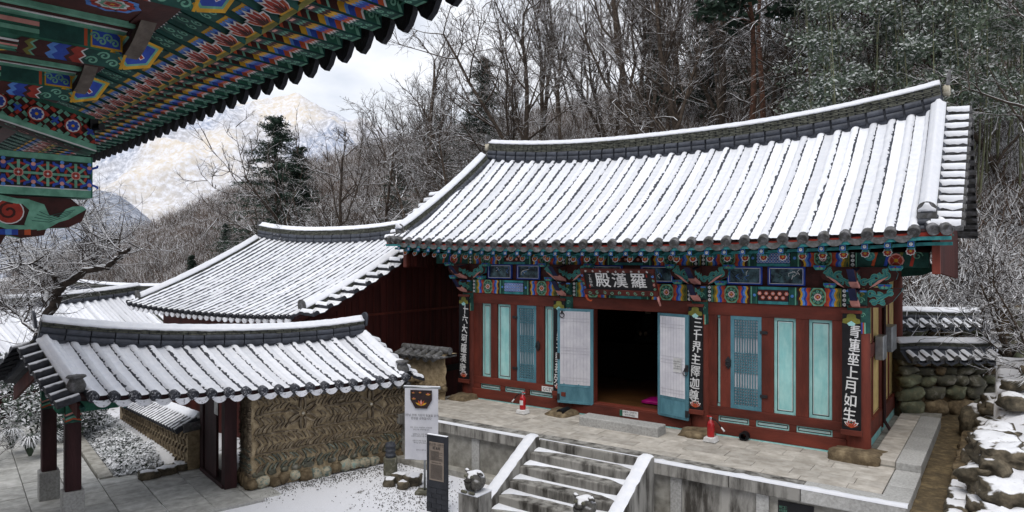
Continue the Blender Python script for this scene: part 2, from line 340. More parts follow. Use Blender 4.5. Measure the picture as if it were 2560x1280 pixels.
def tile_rows(root, S, sp, r, step=.05, snow=1., disc='tile_old', drip=True, skip=(), ragged=1., first=0., cut=None, gap=.012, lip=.01, dripmat=None, dark=1):
    """convex tile rows, snow lying on them, snow-filled channels, round end tiles and drip tiles"""
    n = int((S.x1-S.x0-2*first)/sp+.5); sp = (S.x1-S.x0-2*first)/n
    xs = [S.x0+first+sp*i for i in range(n+1)]; N = max(8, int(S.L/step))
    zax = Vector((0, 0, 1))
    db = MB(); w = sp/2
    top = [(-w*.99+2*w*.99*i/10, -.045*(1-(-1+.2*i)**2)+.015) for i in range(11)]
    bot = [(-w*.99+2*w*.99*i/10, -.045*(1-(-1+.2*i)**2)-.012-.085*max(0, 1-abs(-1+.2*i)**2.6)) for i in range(11)][::-1]
    db.prism(top+bot, (0, -.02, 0), (1, 0, 0), (0, 0, 1), (0, .035, 0)); dm = db.mesh('drip_tile', dripmat or disc, 45)
    for i, x in enumerate(xs):
        if i in skip: continue
        b = MB(); rows = []
        v1 = 1. if cut is None else cut(x)
        for k in range(N+1):
            v = k/N*v1; c = S.P(x, v); nn = S.N(x, v); q = (k/N*S.L/.34) % 1
            rr = r*(1.04-.07*q); rows.append([c+Vector((1, 0, 0))*a+nn*(u+.01) for a, u in half(rr, 7, -8, 188)])
        b.grid(rows); tr = obj('tile_row', b, 'tile', root, 50, fix=False)
        if snow:
            b = MB(); rows = []; sd = x*7.7
            for k in range(N+1):
                v = k/N*v1; c = S.P(x, v); nn = S.N(x, v)
                lf = 22*ragged*nz3(sd*.31, k*step*1.1, 5); e1 = 50+32*ragged*(nz3(sd, k*.9, 3)+.1)+lf; e2 = 184+8*nz3(sd+9, k*.9, 7)
                th = .02*snow*(1+.7*nz3(sd, k*.33, 1))
                ang = [e1+(e2-e1)*j/6 for j in range(7)]
                rows.append([c+Vector((dark, 0, 0))*(r+th*q)*math.cos(R(a))+nn*((r+th*q*1.2)*math.sin(R(a))+.012) for a, q in zip(ang, (.1, .7, 1, 1.1, 1.05, .9, .8))])
            b.grid(rows); obj('snow', b, 'snow', root, True, fix=False)
        if disc:
            t = (S.P(x, 0)-S.P(x, .03)).normalized(); o = link('end_tile', disc_mesh(r*1.16, disc), root)
            o.matrix_local = Matrix.Translation(S.P(x, 0)+S.N(x, 0)*(r*.42)+t*.05) @ t.to_track_quat('Z', 'Y').to_matrix().to_4x4()
        if i < len(xs)-1 and (i+1) not in skip:
            xm = x+sp/2; v1m = 1. if cut is None else min(cut(x), cut(xs[i+1])); hw = sp/2-r*.86
            b = MB(); rows = []
            for k in range(N+1):
                v = k/N*v1m; c = S.P(xm, v); nn = S.N(xm, v); e = S.L*k/N
                saw = lip*(1-(e/.17) % 1); w1 = hw*(1-gap*6*max(0, nz3(xm*5, k*.8, 2)+.3)*ragged); w2 = sp/2-r*.6
                if dark < 0: w1, w2 = w2, w1
                rows.append([c+Vector((-w1, 0, 0))+nn*(.045+saw), c+Vector((-w1*.5, 0, 0))+nn*(.022+saw), c+nn*(.016+saw*1.4), c+Vector((w2*.5, 0, 0))+nn*(.022+saw), c+Vector((w2, 0, 0))+nn*(.045+saw)])
            b.grid(rows); obj('snow_channel' if snow else 'tile_channel', b, 'snow' if snow else 'tile', root, True, fix=False)
            if drip and disc:
                o = link('drip_tile', dm, root); o.location = S.P(xm, 0)+Vector((0, -.03 if S.yr > S.ye else .03, -.02))
    return xs
def deck(name, S, mat, parent, th=.07, nx=24, nv=8, x0=None, x1=None):
    b = MB(); x0 = S.x0 if x0 is None else x0; x1 = S.x1 if x1 is None else x1
    up = [[S.P(x0+(x1-x0)*i/nx, j/nv) for i in range(nx+1)] for j in range(nv+1)]
    lo = [[p-S.N(x0+(x1-x0)*i/nx, j/nv)*th for i, p in enumerate(r_)] for j, r_ in enumerate(up)]
    b.grid(up); b.grid([r_[::-1] for r_ in lo])
    b.grid([up[0], lo[0]]); b.grid([up[-1], lo[-1]]); b.grid([[r_[0] for r_ in up], [r_[0] for r_ in lo]]); b.grid([[r_[-1] for r_ in up], [r_[-1] for r_ in lo]])
    return obj(name, b, mat, parent, fix=False)
def ridge(root, path, w=.13, layers=6, lh=.042, rolls=2, rr=.075, cap=.1, seg=.3, snow=1., seed=0, onesided=False):
    """stack of ridge tiles: grey rolls below, thin courses, snow-topped cover tiles"""
    base = 0.
    core = MB(); H_ = rolls*rr*1.75+layers*lh
    sweep(core, path, [(-w*.72, -.1), (w*.72, -.1), (w*.72, H_), (-w*.72, H_)]); obj('ridge_core', core, 'tile', root)
    _, L = subpath(path, 0, 1)
    for k in range(rolls):
        n = max(2, int(L/(seg*1.1))); u = rr*.85+k*rr*1.75
        for s_ in ((-1,) if onesided else (-1, 1)):
            for i in range(n):
                sp_, _ = subpath(path, i/n+.002, (i+1)/n-.002); b = MB()
                sweep(b, sp_, half(rr, 8, 90, 270, (-w*.78, u)) if s_ < 0 else half(rr, 8, -90, 90, (w*.78, u))); obj('ridge_roll_tile', b, 'tile', root, 50)
        base = u+rr*.9
    if not rolls: base = .0
    b = MB(); g = random.Random(seed+3)
    for k in range(layers):
        n = max(2, int(L/seg)); u0 = base+k*lh; ph = .5 if k % 2 else 0
        for i in range(n+1):
            a, c = max(0, (i-ph)/n), min(1, (i+1-ph)/n)
            if c-a < .004: continue
            sp_, _ = subpath(path, a+.0015, c-.0015); j = g.uniform(-.014, .014); jz = g.uniform(-.004, .004)
            sweep(b, sp_, [(-w-j, u0+jz), (w+j, u0+jz), (w+j, u0+lh*.72+jz), (-w-j, u0+lh*.72+jz)])
    if layers: obj('ridge_tile_courses', b, 'tile_ridge', root, kind='stuff')
    u = base+layers*lh; b = MB(); n = max(2, int(L/.34))
    for i in range(n):
        sp_, _ = subpath(path, i/n+.001, (i+1)/n-.001); sweep(b, sp_, half(cap, 8, 0, 180, (0, u-.005)))
    obj('ridge_cover_tiles', b, 'tile', root, 50)
    if snow:
        b = MB(); fine = [subpath(path, i/max(10, int(L/.07)), 1)[0][0] for i in range(max(10, int(L/.07)))]+[path[-1]]
        sweep(b, fine, [(-w*1.05, u-.012), (-w*1.08, u+.02), (-cap*.95, u+.05), (-cap*.75, u+cap*.75), (-cap*.3, u+cap*1.12+.02*snow), (cap*.3, u+cap*1.12+.02*snow), (cap*.75, u+cap*.75), (cap*.95, u+.05), (w*1.08, u+.02), (w*1.05, u-.012)], close=True, jit=.012, seed=seed)
        obj('snow', b, 'snow', root, True, fix=False)
    return u
def end_shield(root, p, d, w, h, mat='tile_old', th=.05, name='ridge_end_tile'):
    """rounded plaque closing the end of a ridge, facing direction d"""
    d = Vector(d).normalized(); s_ = d.cross(Vector((0, 0, 1))).normalized(); b = MB()
    pts = [(-w, 0), (w, 0), (w*1.04, h*.5)]+[(w*math.cos(R(a)), h*.62+h*.42*math.sin(R(a))) for a in range(10, 171, 20)]+[(-w*1.04, h*.5)]
    b.prism(pts, Vector(p), s_, Vector((0, 0, 1))+d*.12, d*th); return obj(name, b, mat, root, bev=.01)
def blob(name, mat, parent, c, sx, sy, sz, seed=0, amp=.25, n=2, smooth=True, flat=None, loc=False, freq=1.3, rot=None, sqr=.45):
    """irregular rounded stone"""
    bm = bmesh.new(); bmesh.ops.create_icosphere(bm, subdivisions=n, radius=1)
    for v in bm.verts:
        p = v.co.copy(); q = 1+amp*nz3(p.x*freq+seed*3.1, p.y*freq+seed, p.z*freq+seed*1.7)+amp*.4*nz3(p.x*3+seed, p.y*3, p.z*3)
        # squarish stones
        m = max(abs(p.x), abs(p.y), abs(p.z)); p = p.lerp(p/m, sqr)*q
        v.co = Vector((p.x*sx, p.y*sy, p.z*sz))
        if flat is not None and v.co.z < flat: v.co.z = flat
    me = bpy.data.meshes.new(name); bm.to_mesh(me); bm.free(); me.materials.append(MATS[mat])
    if smooth: me.polygons.foreach_set('use_smooth', [True]*len(me.polygons))
    o = link(name, me, parent, c); 
    if rot: o.rotation_euler = rot
    return o
def wing_tiles(root, S, xv, out, r, sp=.235, v0=.03, v1=.97, mat='tile_old', snow=1., drop=.02):
    """short convex tiles laid across the verge, ends facing out of the gable"""
    n = int(S.L*(v1-v0)/sp); sg = 1 if out > 0 else -1
    for i in range(n):
        v = v0+(v1-v0)*(i+.5)/n; c = S.P(xv, v)+Vector((0, 0, .015)); e = c+Vector((out, 0, -drop))
        dn = (S.P(xv, v+.01)-S.P(xv, v)).normalized(); nn = S.N(xv, v)
        b = MB(); rows = [[p+dn*a+nn*u for a, u in half(q, 8, -10, 190)] for p, q in ((c, r*.95), (e, r*1.05))]
        o = b.grid(rows); b.f.append([o+8+k for k in range(8)]); b.m.append(0)
        obj('verge_tile', b, mat, root, 50)
        if snow:
            b = MB(); rows = []; K = 6
            for k in range(K+1):
                p = c.lerp(e, k/K*.93); a1 = 62+20*nz3(i*3.3, k*1.7, 5); a2 = 140+16*nz3(i*2.2, k*1.3, 1)
                rows.append([p+dn*(r+.014)*math.cos(R(a1+(a2-a1)*j/4))+nn*(r+.012+.012*(j in (1, 2, 3)))*math.sin(R(a1+(a2-a1)*j/4)) for j in range(5)])
            b.grid(rows); obj('snow', b, 'snow', root, True, fix=False)
        # flat tile between two verge tiles
        if i < n-1:
            v2 = v0+(v1-v0)*(i+1)/n; c2 = S.P(xv, v2)+Vector((0, 0, -.01)); b = MB()
            b.prism([(-sp*.3, 0), (0, -.03), (sp*.3, 0), (sp*.3, .02), (0, -.005), (-sp*.3, .02)], c2, dn, nn, Vector((out*1.04, 0, -drop))); obj('verge_pan_tile', b, mat, root)
# ---------------------------------------------------------------- the worship hall
HALL_LOC, HALL_RZ = (6.34, 12.74, 0), R(-35.47)
hall = thing('worship_hall', 'painted wooden temple hall with long snow covered tile roof and open blue doors', 'temple hall', HALL_LOC, HALL_RZ)
CX = (0, -2.95, -6.15, -9.1); ZF = 1.08; ZB, ZT = 3.76, 4.1
S = Slope(-10.75, 1.15, -1.05, 2.2, 4.94, 7.2, .16, .42, .22)
B = Slope(-10.75, 1.15, 5.5, 2.2, 4.94, 7.2, .16, .42, .22)
roof = deck('roof', S, 'darkwood', hall); deck('rear_roof_slope', B, 'tile', roof)
def desc(x): return None
tile_rows(roof, S, .342, .082, step=.045, first=.16, gap=.02, lip=.022, cut=lambda x: 1. if x > -10.2 else max(.12, 1-(-10.2-x)/.55))
rp_ = [S.P(x, 1)+Vector((0, 0, .02)) for x in [-10.15+(S.x1+.06+10.15)*i/30 for i in range(31)]]
ut = ridge(roof, rp_, w=.15, layers=6, lh=.036, rr=.068, cap=.085, seg=.31)
for sg, p in ((-1, rp_[0]), (1, rp_[-1])):
    end_shield(roof, p+Vector((sg*.02, 0, ut-.05)), (sg, 0, .25), .13, .3)
    blob('plaster_end', 'plaster', roof, p+Vector((sg*.03, 0, ut-.12)), .07, .17, .12, seed=sg+4, amp=.3)
for sg, xt, xb in ((-1, -10.12, -10.76), (1, 1.12, 1.16)):
    pth = [S.P(max(S.x0, min(S.x1, xt)), v)+Vector((xb-xt, 0, 0))*(1-v)+Vector((0, 0, .0)) for v in [.965-.9*i/14 for i in range(15)]]
    uu = ridge(roof, pth[::-1] if sg > 0 else pth, w=.12, layers=4 if sg < 0 else 3, lh=.034, rolls=1, rr=.075, cap=.085, seg=.3, seed=sg+8)
    e = pth[-1]; d = (pth[-1]-pth[-2]).normalized()
    b = MB(); b.box(-.12, .12, -.03, .07, -.08, .22); q = obj('plaster_end', b, 'plaster', roof, bev=.02, loc=e+d*.03)
    end_shield(roof, e+d*.06+Vector((0, 0, .1)), (0, -1, .1), .14, .27)
    for k in range(2): b = MB(); b.tube([(-.13, -.02, 0), (.13, -.02, 0)], .055, 10); obj('ridge_end_roll', b, 'tile', roof, 50, loc=e+d*.09+Vector((0, 0, -.03+.1*k)))
    bp_ = [B.P(max(S.x0, min(S.x1, xt)), v) for v in (.96, .7, .4, .06)]
    ridge(roof, bp_ if sg < 0 else bp_[::-1], w=.12, layers=3, lh=.034, rolls=0, cap=.085, seg=.6, seed=sg+18)
wing_tiles(roof, S, 1.22, .44, .1, sp=.25, v0=.0, v1=.99)
wing_tiles(roof, B, 1.22, .44, .1, sp=.25, v0=.0, v1=.99, snow=0)
wing_tiles(roof, S, -10.85, -.36, .085, sp=.25, v0=.0, v1=.6)
for i, x in enumerate((-10.95, -10.78, 1.24, 1.42)):        # fanned corner tiles
    t = Vector((.35 if i in (2, 3) else -.3, -.9, -.42)).normalized(); c = S.P(max(S.x0, min(S.x1, x)), .0); c.x = x; c.z += .05
    b = MB(); b.tube([c-t*.45, c+t*.05], .085, 12); cr = obj('corner_tile', b, 'tile_snowy', roof, 50)
    o = link('end_tile', disc_mesh(.095, 'tile_old'), roof); o.matrix_local = Matrix.Translation(c+t*.07) @ t.to_track_quat('Z', 'Y').to_matrix().to_4x4()
def lift(x): return S.P(max(S.x0, min(S.x1, x)), 0).z-S.ze
# eave boards that follow the lifted corners
def eave_strip(name, mat, y0, y1, z0, z1, x0=-11.1, x1=1.5, n=30, par=None):
    b = MB(); ring = lambda x: [(x, y0, z0+lift(x)), (x, y1, z0+lift(x)), (x, y1, z1+lift(x)), (x, y0, z1+lift(x))]
    rows = [ring(x0+(x1-x0)*i/n) for i in range(n+1)]; o = b.grid(rows, 0, True); b.f.append([o, o+1, o+2, o+3]); b.m.append(0); q = o+4*n; b.f.append([q, q+1, q+2, q+3]); b.m.append(0)
    return obj(name, b, mat, par or roof)
eave_strip('eave_batten', 'vermil', -1.04, -.9, 4.86, 4.935); eave_strip('eave_board', 'teal', -1.07, -.95, 4.8, 4.858)
eave_strip('soffit_board', 'dgreen', -.94, -.3, 4.875, 4.9); eave_strip('lower_eave_board', 'teal', -.74, -.66, 4.715, 4.77)
b = MB(); b.faces([(-10.9, -.68, 4.76), (1.2, -.68, 4.76), (1.2, .5, 5.3), (-10.9, .5, 5.3)], [(0, 1, 2, 3)]); obj('lower_soffit', b, 'dkred', roof)
d = Dec((0, 0, 0), (1, 0, 0), (0, .25, .97)); d.flower(0, 0, .078, 8, 'vermil', 'white', 'yellow'); fm = d.build('painted_flower', hall); flm = fm.data; bpy.data.objects.remove(fm)
d = Dec((0, 0, 0), (1, 0, 0), (0, .1, 1)); d.poly([(-.048, -.045), (.048, -.045), (.048, .045), (-.048, .045)], 'lblue'); d.poly([(-.036, -.034), (.036, -.034), (.036, .034), (-.036, .034)], 'navy'); d.flower(0, 0, .03, 4, 'white', 'white', None, a0=.78); fm = d.build('painted_square', hall); sqm = fm.data; bpy.data.objects.remove(fm)
rb = MB(); rb.tube([(0, -.72, 4.64), (0, .55, 5.2)], .062, 10); rmesh = rb.mesh('rafter', 'teal', 50)
fb = MB(); fb.prism([(-.045, -.045), (.045, -.045), (.045, .045), (-.045, .045)], (0, -1.0, 4.75), (1, 0, 0), (0, .1, 1), (0, .5, .07)); fmesh = fb.mesh('flying_rafter', 'dgreen')
nr = 35
for i in range(nr):
    x = -10.72+.342*i
    o = link('rafter', rmesh, hall, (x, 0, lift(x))); link('painted_flower', flm, o, (0, -.735, 4.635))
    o = link('flying_rafter', fmesh, hall, (x+.03, 0, lift(x))); link('painted_square', sqm, o, (0, -1.003, 4.75))
    if i % 1 == 0:
        d = Dec((x+.03-.045, -.98, 4.703), (0, 1, .14), (1, 0, 0)); d.rect(0, .4, 0, .09, 'teal', 1)
# ---- columns, beams
def paint_beam(par, x0, x1, y, z0, z1, centre, name='painted_pattern', half_=False):
    """dancheong band on a beam front: zigzag stripes, flower medallions and a brocade panel"""
    W_ = x1-x0; h = z1-z0; d = Dec((x0, y, z0), (1, 0, 0), (0, 0, 1)); X = lambda f: W_*f
    d.rect(0, W_, 0, h, 'dgreen')
    for a, b in ((.004, .035), (.965, .996)):
        d.rect(X(a), X(b), 0, h, 'black')
        for k in range(4): d.flower(X((a+b)/2), h*(k+.5)/4, h*.1, 4, 'white', 'white', None)
        d.rect(X(a-.012), X(a-.004) if a > .01 else X(.003), 0, h, 'olive'); d.rect(X(b+.002), X(b+.008), 0, h, 'mint')
    for m, s_ in ((0, 1), (1, -1)):
        f = (lambda q: X(q)) if m == 0 else (lambda q: X(1-q))
        for a, b, seq in ((.045, .14, ('olive', 'yellow', 'lblue', 'blue', 'orange', 'vermil')), (.245, .335, ('vermil', 'orange', 'blue', 'lblue', 'yellow', 'dkred'))):
            n = len(seq)
            for k, c in enumerate(seq):
                q0, q1 = sorted((f(a+(b-a)*k/n), f(a+(b-a)*(k+1)/n)))
                d.wave(q0, q1+.004, 0, h, 2, W_*.012*(1 if a < .2 else -1)*s_, c, ph=math.pi/4)
        cx, w = f(.192), X(.053)
        d.poly([(cx-w, h*.25), (cx-w*.55, 0), (cx+w*.55, 0), (cx+w, h*.25), (cx+w, h*.75), (cx+w*.55, h), (cx-w*.55, h), (cx-w, h*.75)], 'mint')
        d.circ(cx, h/2, h*.47, 'olive', 16, a=w/h*2); d.circ(cx, h/2, h*.43, 'dgreen', 16, a=w/h*2)
        for k in range(8): a_ = 2*math.pi*k/8; d.spiral(cx+w*.62*math.cos(a_), h/2+h*.31*math.sin(a_), h*.085, 'mint', .012, a_)
        d.circ(cx, h/2, h*.2, 'pink', 12); d.flower(cx, h/2, h*.18, 4, 'vermil', 'white', 'yellow', a0=0)
        q0, q1 = sorted((f(.345), f(.385))); d.rect(q0, q1, 0, h, 'green'); d.rect(q0+.01, q1-.03*s_ if s_ > 0 else q1-.01, 0, h, 'dgreen'); d.circ((q0+q1)/2, h/2, .03, 'lblue', 8)
        q0, q1 = sorted((f(.337), f(.345))); d.rect(q0, q1, 0, h, 'mint')
    a, b = X(.392), X(.608); d.rect(a, b, 0, h, 'teal')
    c0 = {'blue': 'blue', 'teal': 'teal', 'red': 'dkred'}[centre]; d.rect(a, b, h*.17, h*.84, 'navy'); d.rect(a+.01, b-.01, h*.19, h*.82, c0)
    if centre == 'blue':
        for i in range(11):
            for j in range(3): d.flower(a+(b-a)*(i+.5)/11, h*(.3+.2*j), h*.09, 3, 'lblue', 'white', None, a0=(i+j) % 2*1.05)
    elif centre == 'teal':
        for i in range(14):
            q = a+(b-a)*i/14; d.ribbon([(q, h*.2), (q+.06, h*.8)], .008, 'dgreen'); d.ribbon([(q+.06, h*.2), (q, h*.8)], .008, 'navy'); d.ribbon([(q, h*.5), (q+.05, h*.5)], .008, 'navy')
    else:
        for i in range(9): d.flower(a+(b-a)*(i+.5)/9, h*(.38 if i % 2 else .62), h*.13, 6, 'pink', 'orange', 'white')
    return d.build(name, par)
wall_x = [(-2.75, -.2), (-5.95, -3.15), (-8.9, -6.35)]
col_o = []
for i, x in enumerate(CX):
    b = MB(); b.lathe([(.215, 1.13), (.21, 2.2), (.195, 3.74), (.2, 4.1)], (x, 0, 0), 18); c = obj('column', b, 'redwood', hall, 40); col_o.append(c)
    d = MB(); d.lathe([(.203, 3.3), (.2, 3.76)], (x, 0, 0), 18, sx=1.012, sy=1.012); c2 = obj('painted_collar', d, ['dgreen'], c, 40)
    dd = Dec((x+.05, -.207, 3.3), (.8, .35, 0), (0, 0, 1))
    for k, q in enumerate(('yellow', 'blue', 'orange', 'mint')): dd.rect(.03*k, .03*k+.03, 0, .2, q, 1)
    dd.spiral(.06, .33, .05, 'mint', .014); dd.build('painted_band', c)
    blob('foundation_stone', 'rock', hall, (x+.03, -.28, 1.04), .44 if i in (0,) else .34, .42, .15 if i else .2, seed=i*5+2, amp=.2, n=3, freq=1.6, sqr=.85 if i == 0 else .5)
for k, x in enumerate((0, -9.1)):
    for y in ((2.4, 4.8) if k == 0 else (4.8,)):
        b = MB(); b.lathe([(.2, 1.1), (.19, 4.4)] if y > 4 else [(.1, 1.1), (.1, 4.4)], (x, y, 0), 14); obj('column', b, 'redwood', hall, 40)
styles = ('red', 'teal', 'blue')
for k in range(3):
    a, c = CX[k+1], CX[k]
    bm_ = box('beam', 'dgreen', hall, a, c, -.12, .12, ZB+.005, ZT); paint_beam(bm_, a+.16, c-.16, -.123, ZB+.005, ZT, styles[k])
    up = box('upper_beam', 'dgreen', hall, a, c, -.1, .1, 4.5, 4.82); paint_beam(up, a+.02, c-.02, -.103, 4.5, 4.82, ('blue', 'red', 'red')[k])
    box('lintel', 'redwood_h', hall, a+.17, c-.17, -.1, .08, 3.5, ZB)
    box('sill', 'redwood_h', hall, a+.17, c-.17, -.15, .12, 1.1, 1.335)
    box('foundation_strip', 'cyan', hall, a+.2, c-.2, -.14, .1, 1.0, 1.098)
for a, c, e in ((0, 1.12, 1), (-10.2, -9.1, -1)):            # beams running out past the gables
    o = box('upper_beam', 'dgreen', hall, a, c, -.1, .1, 4.5, 4.82); d = Dec((a, -.103, 4.5), (1, 0, 0), (0, 0, 1))
    for q in range(4): d.ribbon([(.25+.2*q+.1*t, .02+.3*math.sin(t*1.57)) for t in [j/5 for j in range(6)]], .05, ('orange', 'blue', 'olive', 'vermil')[q])
    d.flower(.62, .12, .13, 4, 'vermil', 'pink', 'yellow'); d.circ(.2, .2, .09, 'teal'); d.spiral(.2, .2, .08, 'mint', .02); d.spiral(.95, .2, .08, 'mint', .02); d.build('painted_pattern', o)
# ---- picture boards above the beams
pics = [(-2.4, -1.71), (-1.6, -.91), (-5.5, -4.75), (-4.3, -3.55), (-8.5, -7.76), (-7.6, -6.93)]
for a, c in pics:
    f = MB()
    for q in ((a, c, 4.13, 4.17), (a, c, 4.45, 4.49), (a, a+.05, 4.17, 4.45), (c-.05, c, 4.17, 4.45)): f.box(q[0], q[1], -.06, 0, q[2], q[3])
    o = obj('picture_frame', f, 'blue', hall); box('picture', 'picture', o, a+.045, c-.045, -.025, -.01, 4.165, 4.455, bev=0)
    d = Dec((a, -.063, 4.13), (1, 0, 0), (0, 0, 1)); w = c-a
    for q in ((.03, w-.03, .028, .038), (.03, w-.03, .322, .332), (.03, .04, .03, .33), (w-.04, w-.03, .03, .33)): d.rect(*q, 'white', 1)
    d.build('painted_line', o)
    d = Dec((a+.05, -.026, 4.17), (1, 0, 0), (0, 0, 1))
    for t in range(9):
        q = rnd.uniform(.05, w-.15); y0 = rnd.uniform(.04, .2); d.ribbon([(q, y0), (q+rnd.uniform(-.1, .1), y0+.06), (q+rnd.uniform(-.1, .15), y0+.1)], .012, rnd.choice(('black', 'lblue', 'white', 'dgreen', 'navy')))
    d.build('brushwork', o)
box('frieze_board', 'dkred', hall, -9.1, 0, -.005, .04, 4.1, 4.5, bev=0)
# ---- carved bracket wings and arms
def wing_shape(sg, L, h, up=True):
    return [(0, 0), (sg*L*.35, 0), (sg*L*.5, h*.12), (sg*L*.62, h*.05), (sg*L*.78, h*.3), (sg*L*.95, h*.42), (sg*L, h*.7), (sg*L*.9, h), (0, h)]
def carve(par, o, pts, spir, th=.07, base='dkred', rim='teal', face=(1, 0, 0), name='bracket_wing'):
    b = MB(); n = Vector((0, 1, 0)) if face == (1, 0, 0) else Vector((1, 0, 0))
    b.prism(pts, o, face, (0, 0, 1), n*th, 0, 1); w = obj(name, b, [base, rim], par)
    sides = ((Vector(o)-n*.001, Vector(face), 1),) if face == (1, 0, 0) else ((Vector(o)-n*.001, Vector(face), -1), (Vector(o)+n*(th+.001), Vector(face), 1))
    for oo, ex, k in sides:
        ey = Vector((0, 0, 1)); d = Dec(oo, ex, ey)
        if face != (1, 0, 0): d.n = n*k
        for cx, cz, r, a0, sg in spir:
            d.spiral(cx, cz, r, 'teal', r*.42, a0, 1.2, sg, 'mint')
        P = [(p[0], p[1]) for p in spir]
        if len(P) > 1: d.ribbon(P, .05, 'mint'); d.ribbon(P, .034, 'teal')
        d.build('scroll_painting', w)
    return w
def bowl(x, z, y=-.16, s=1.):
    b = MB(); P = [(-.075*s, 0), (.075*s, 0), (.11*s, .05*s), (.11*s, .09*s), (-.11*s, .09*s), (-.11*s, .05*s)]
    b.prism(P, (x, y, z), (1, 0, 0), (0, 0, 1), (0, .14, 0)); o = obj('bearing_block', b, 'teal', hall)
    d = Dec((x, y, z), (1, 0, 0), (0, 0, 1)); d.poly([(-.09*s, .05*s), (.09*s, .05*s), (.09*s, .08*s), (-.09*s, .08*s)], 'blue'); d.circ(-.03*s, .03*s, .025*s, 'mint'); d.circ(.03*s, .03*s, .025*s, 'mint'); d.circ(0, .06*s, .016*s, 'vermil', 8); d.build('painted_pattern', o)
for i, x in enumerate(CX):
    for sg in (-1, 1):
        L = .62 if not (i == 0 and sg > 0) else .66
        sp_ = [(sg*.12, .1, .07, 0, sg), (sg*.3, .2, .09, 1, -sg), (sg*.27, .09, .06, 2, sg), (sg*.47, .24, .08, 3, sg), (sg*.45, .32, .05, 1, -sg)]
        carve(hall, (x, -.17, 4.12), wing_shape(sg, L, .38), sp_)
        bowl(x+sg*.62, 4.44, -.2); bowl(x+sg*.45, 4.11, -.2)
        d = Dec((x+sg*.3, -.173, 4.2), (sg, 0, 0), (0, 0, 1)); d.n = Vector((0, -1, 0)); d.poly([(-.1, -.08), (.02, -.02), (.22, .14), (.05, .06)], 'pink', 9); d.build('scroll_painting', hall)
    # forward arms (two tiers of beaks) seen nearly edge-on
    for t, (z, L, h) in enumerate(((3.8, .62, .3), (4.14, .75, .34))):
        pts = [(.1, 0), (-.2, -.02), (-L*.55, .02), (-L*.8, .12), (-L*1.12, .33*1.0), (-L*.78, h*.82), (-.2, h), (.1, h)]
        w = carve(hall, (x-.06, 0, z), pts, [(-.2, .12, .07, 0, 1), (-.36, .17, .07, 1, -1), (-.5, .22, .05, 2, 1)], .12, 'dkred', 'navy', (0, 1, 0), 'bracket_arm')
        b = MB(); b.prism([(-.22, -.025), (-L*.56, .012), (-L*.78, .1), (-L*.7, .13), (-.24, .03)], (x-.066, 0, z), (0, 1, 0), (0, 0, 1), (.132, 0, 0)); obj('petal_painting', b, 'pink', w)
    box('capital_block', 'dgreen', hall, x-.17, x+.17, -.22, .1, 3.8, 4.08); d = Dec((x-.17, -.225, 3.8), (1, 0, 0), (0, 0, 1))
    for q in (.09, .25): d.spiral(q, .1, .06, 'mint', .02); d.spiral(q, .2, .05, 'olive', .02)
    d.rect(0, .34, .0, .03, 'black'); d.rect(0, .34, .25, .28, 'lblue'); d.build('painted_pattern', hall)
w = carve(hall, (.12, -.12, 3.77), [(0, 0), (.28, .01), (.45, .12), (.58, .3), (.6, .36), (0, .36)], [(.1, .24, .07, 0, 1), (.24, .2, .075, 2, -1), (.42, .27, .06, 1, 1), (.15, .09, .06, 3, -1), (.3, .09, .05, 1, 1)], .1)
b = MB(); b.prism([(0, 0), (.5, .05), (.9, .22), (.95, .3), (.3, .34), (0, .3)], (.1, 4.72, 4.2), (1, 0, 0), (0, 0, 1), (0, .12, 0)); obj('bracket_wing', b, 'dgreen', hall)
# ---- front bays
def lines(d, x0, x1, z0, z1, g, t, c):
    for q in ((x0+g, x1-g, z0+g, z0+g+t), (x0+g, x1-g, z1-g-t, z1-g), (x0+g, x0+g+t, z0+g, z1-g), (x1-g-t, x1-g, z0+g, z1-g)): d.rect(*q, c, 1)
def panel(x0, x1, z0, z1, y=-.03, g=.055, two=True):
    p = box('wall_panel', 'cyan', hall, x0, x1, y, y+.03, z0, z1, bev=0); d = Dec((0, y, 0), (1, 0, 0), (0, 0, 1))
    lines(d, x0, x1, z0, z1, g, .014, 'black'); lines(d, x0, x1, z0, z1, g+.018, .009, 'white'); d.build('border_lines', p)
def lattice_door(par, x0, x1, z0, z1, y, bars=9):
    f = MB(); w = .075
    for q in ((x0, x1, z0, z0+w), (x0, x1, z1-w, z1), (x0, x0+w, z0+w, z1-w), (x1-w, x1, z0+w, z1-w)): f.box(q[0], q[1], y-.05, y, q[2], q[3])
    dr = obj('lattice_door', f, 'doorblue', par, bev=.006)
    box('paper', 'paper', dr, x0+w*.8, x1-w*.8, y-.012, y-.004, z0+w*.8, z1-w*.8, bev=0)
    g = MB(); a, c, e, h = x0+w, x1-w, z0+w, z1-w
    for k in range(1, bars): x = a+(c-a)*k/bars; g.box(x-.009, x+.009, y-.04, y-.014, e, h)
    H_ = h-e
    for s_, t_ in ((0, .2), (.39, .61), (.8, 1)):
        m = int((t_-s_)*H_/.05)
        for k in range(m+1): z = e+H_*(s_+(t_-s_)*k/m); g.box(a, c, y-.037, y-.016, z-.008, z+.008)
    obj('lattice', g, 'doorblue', dr); return dr
def hinge(x, z, y=-.1): box('hinge', 'iron', hall, x-.07, x+.07, y-.02, y, z-.03, z+.03, bev=.004)
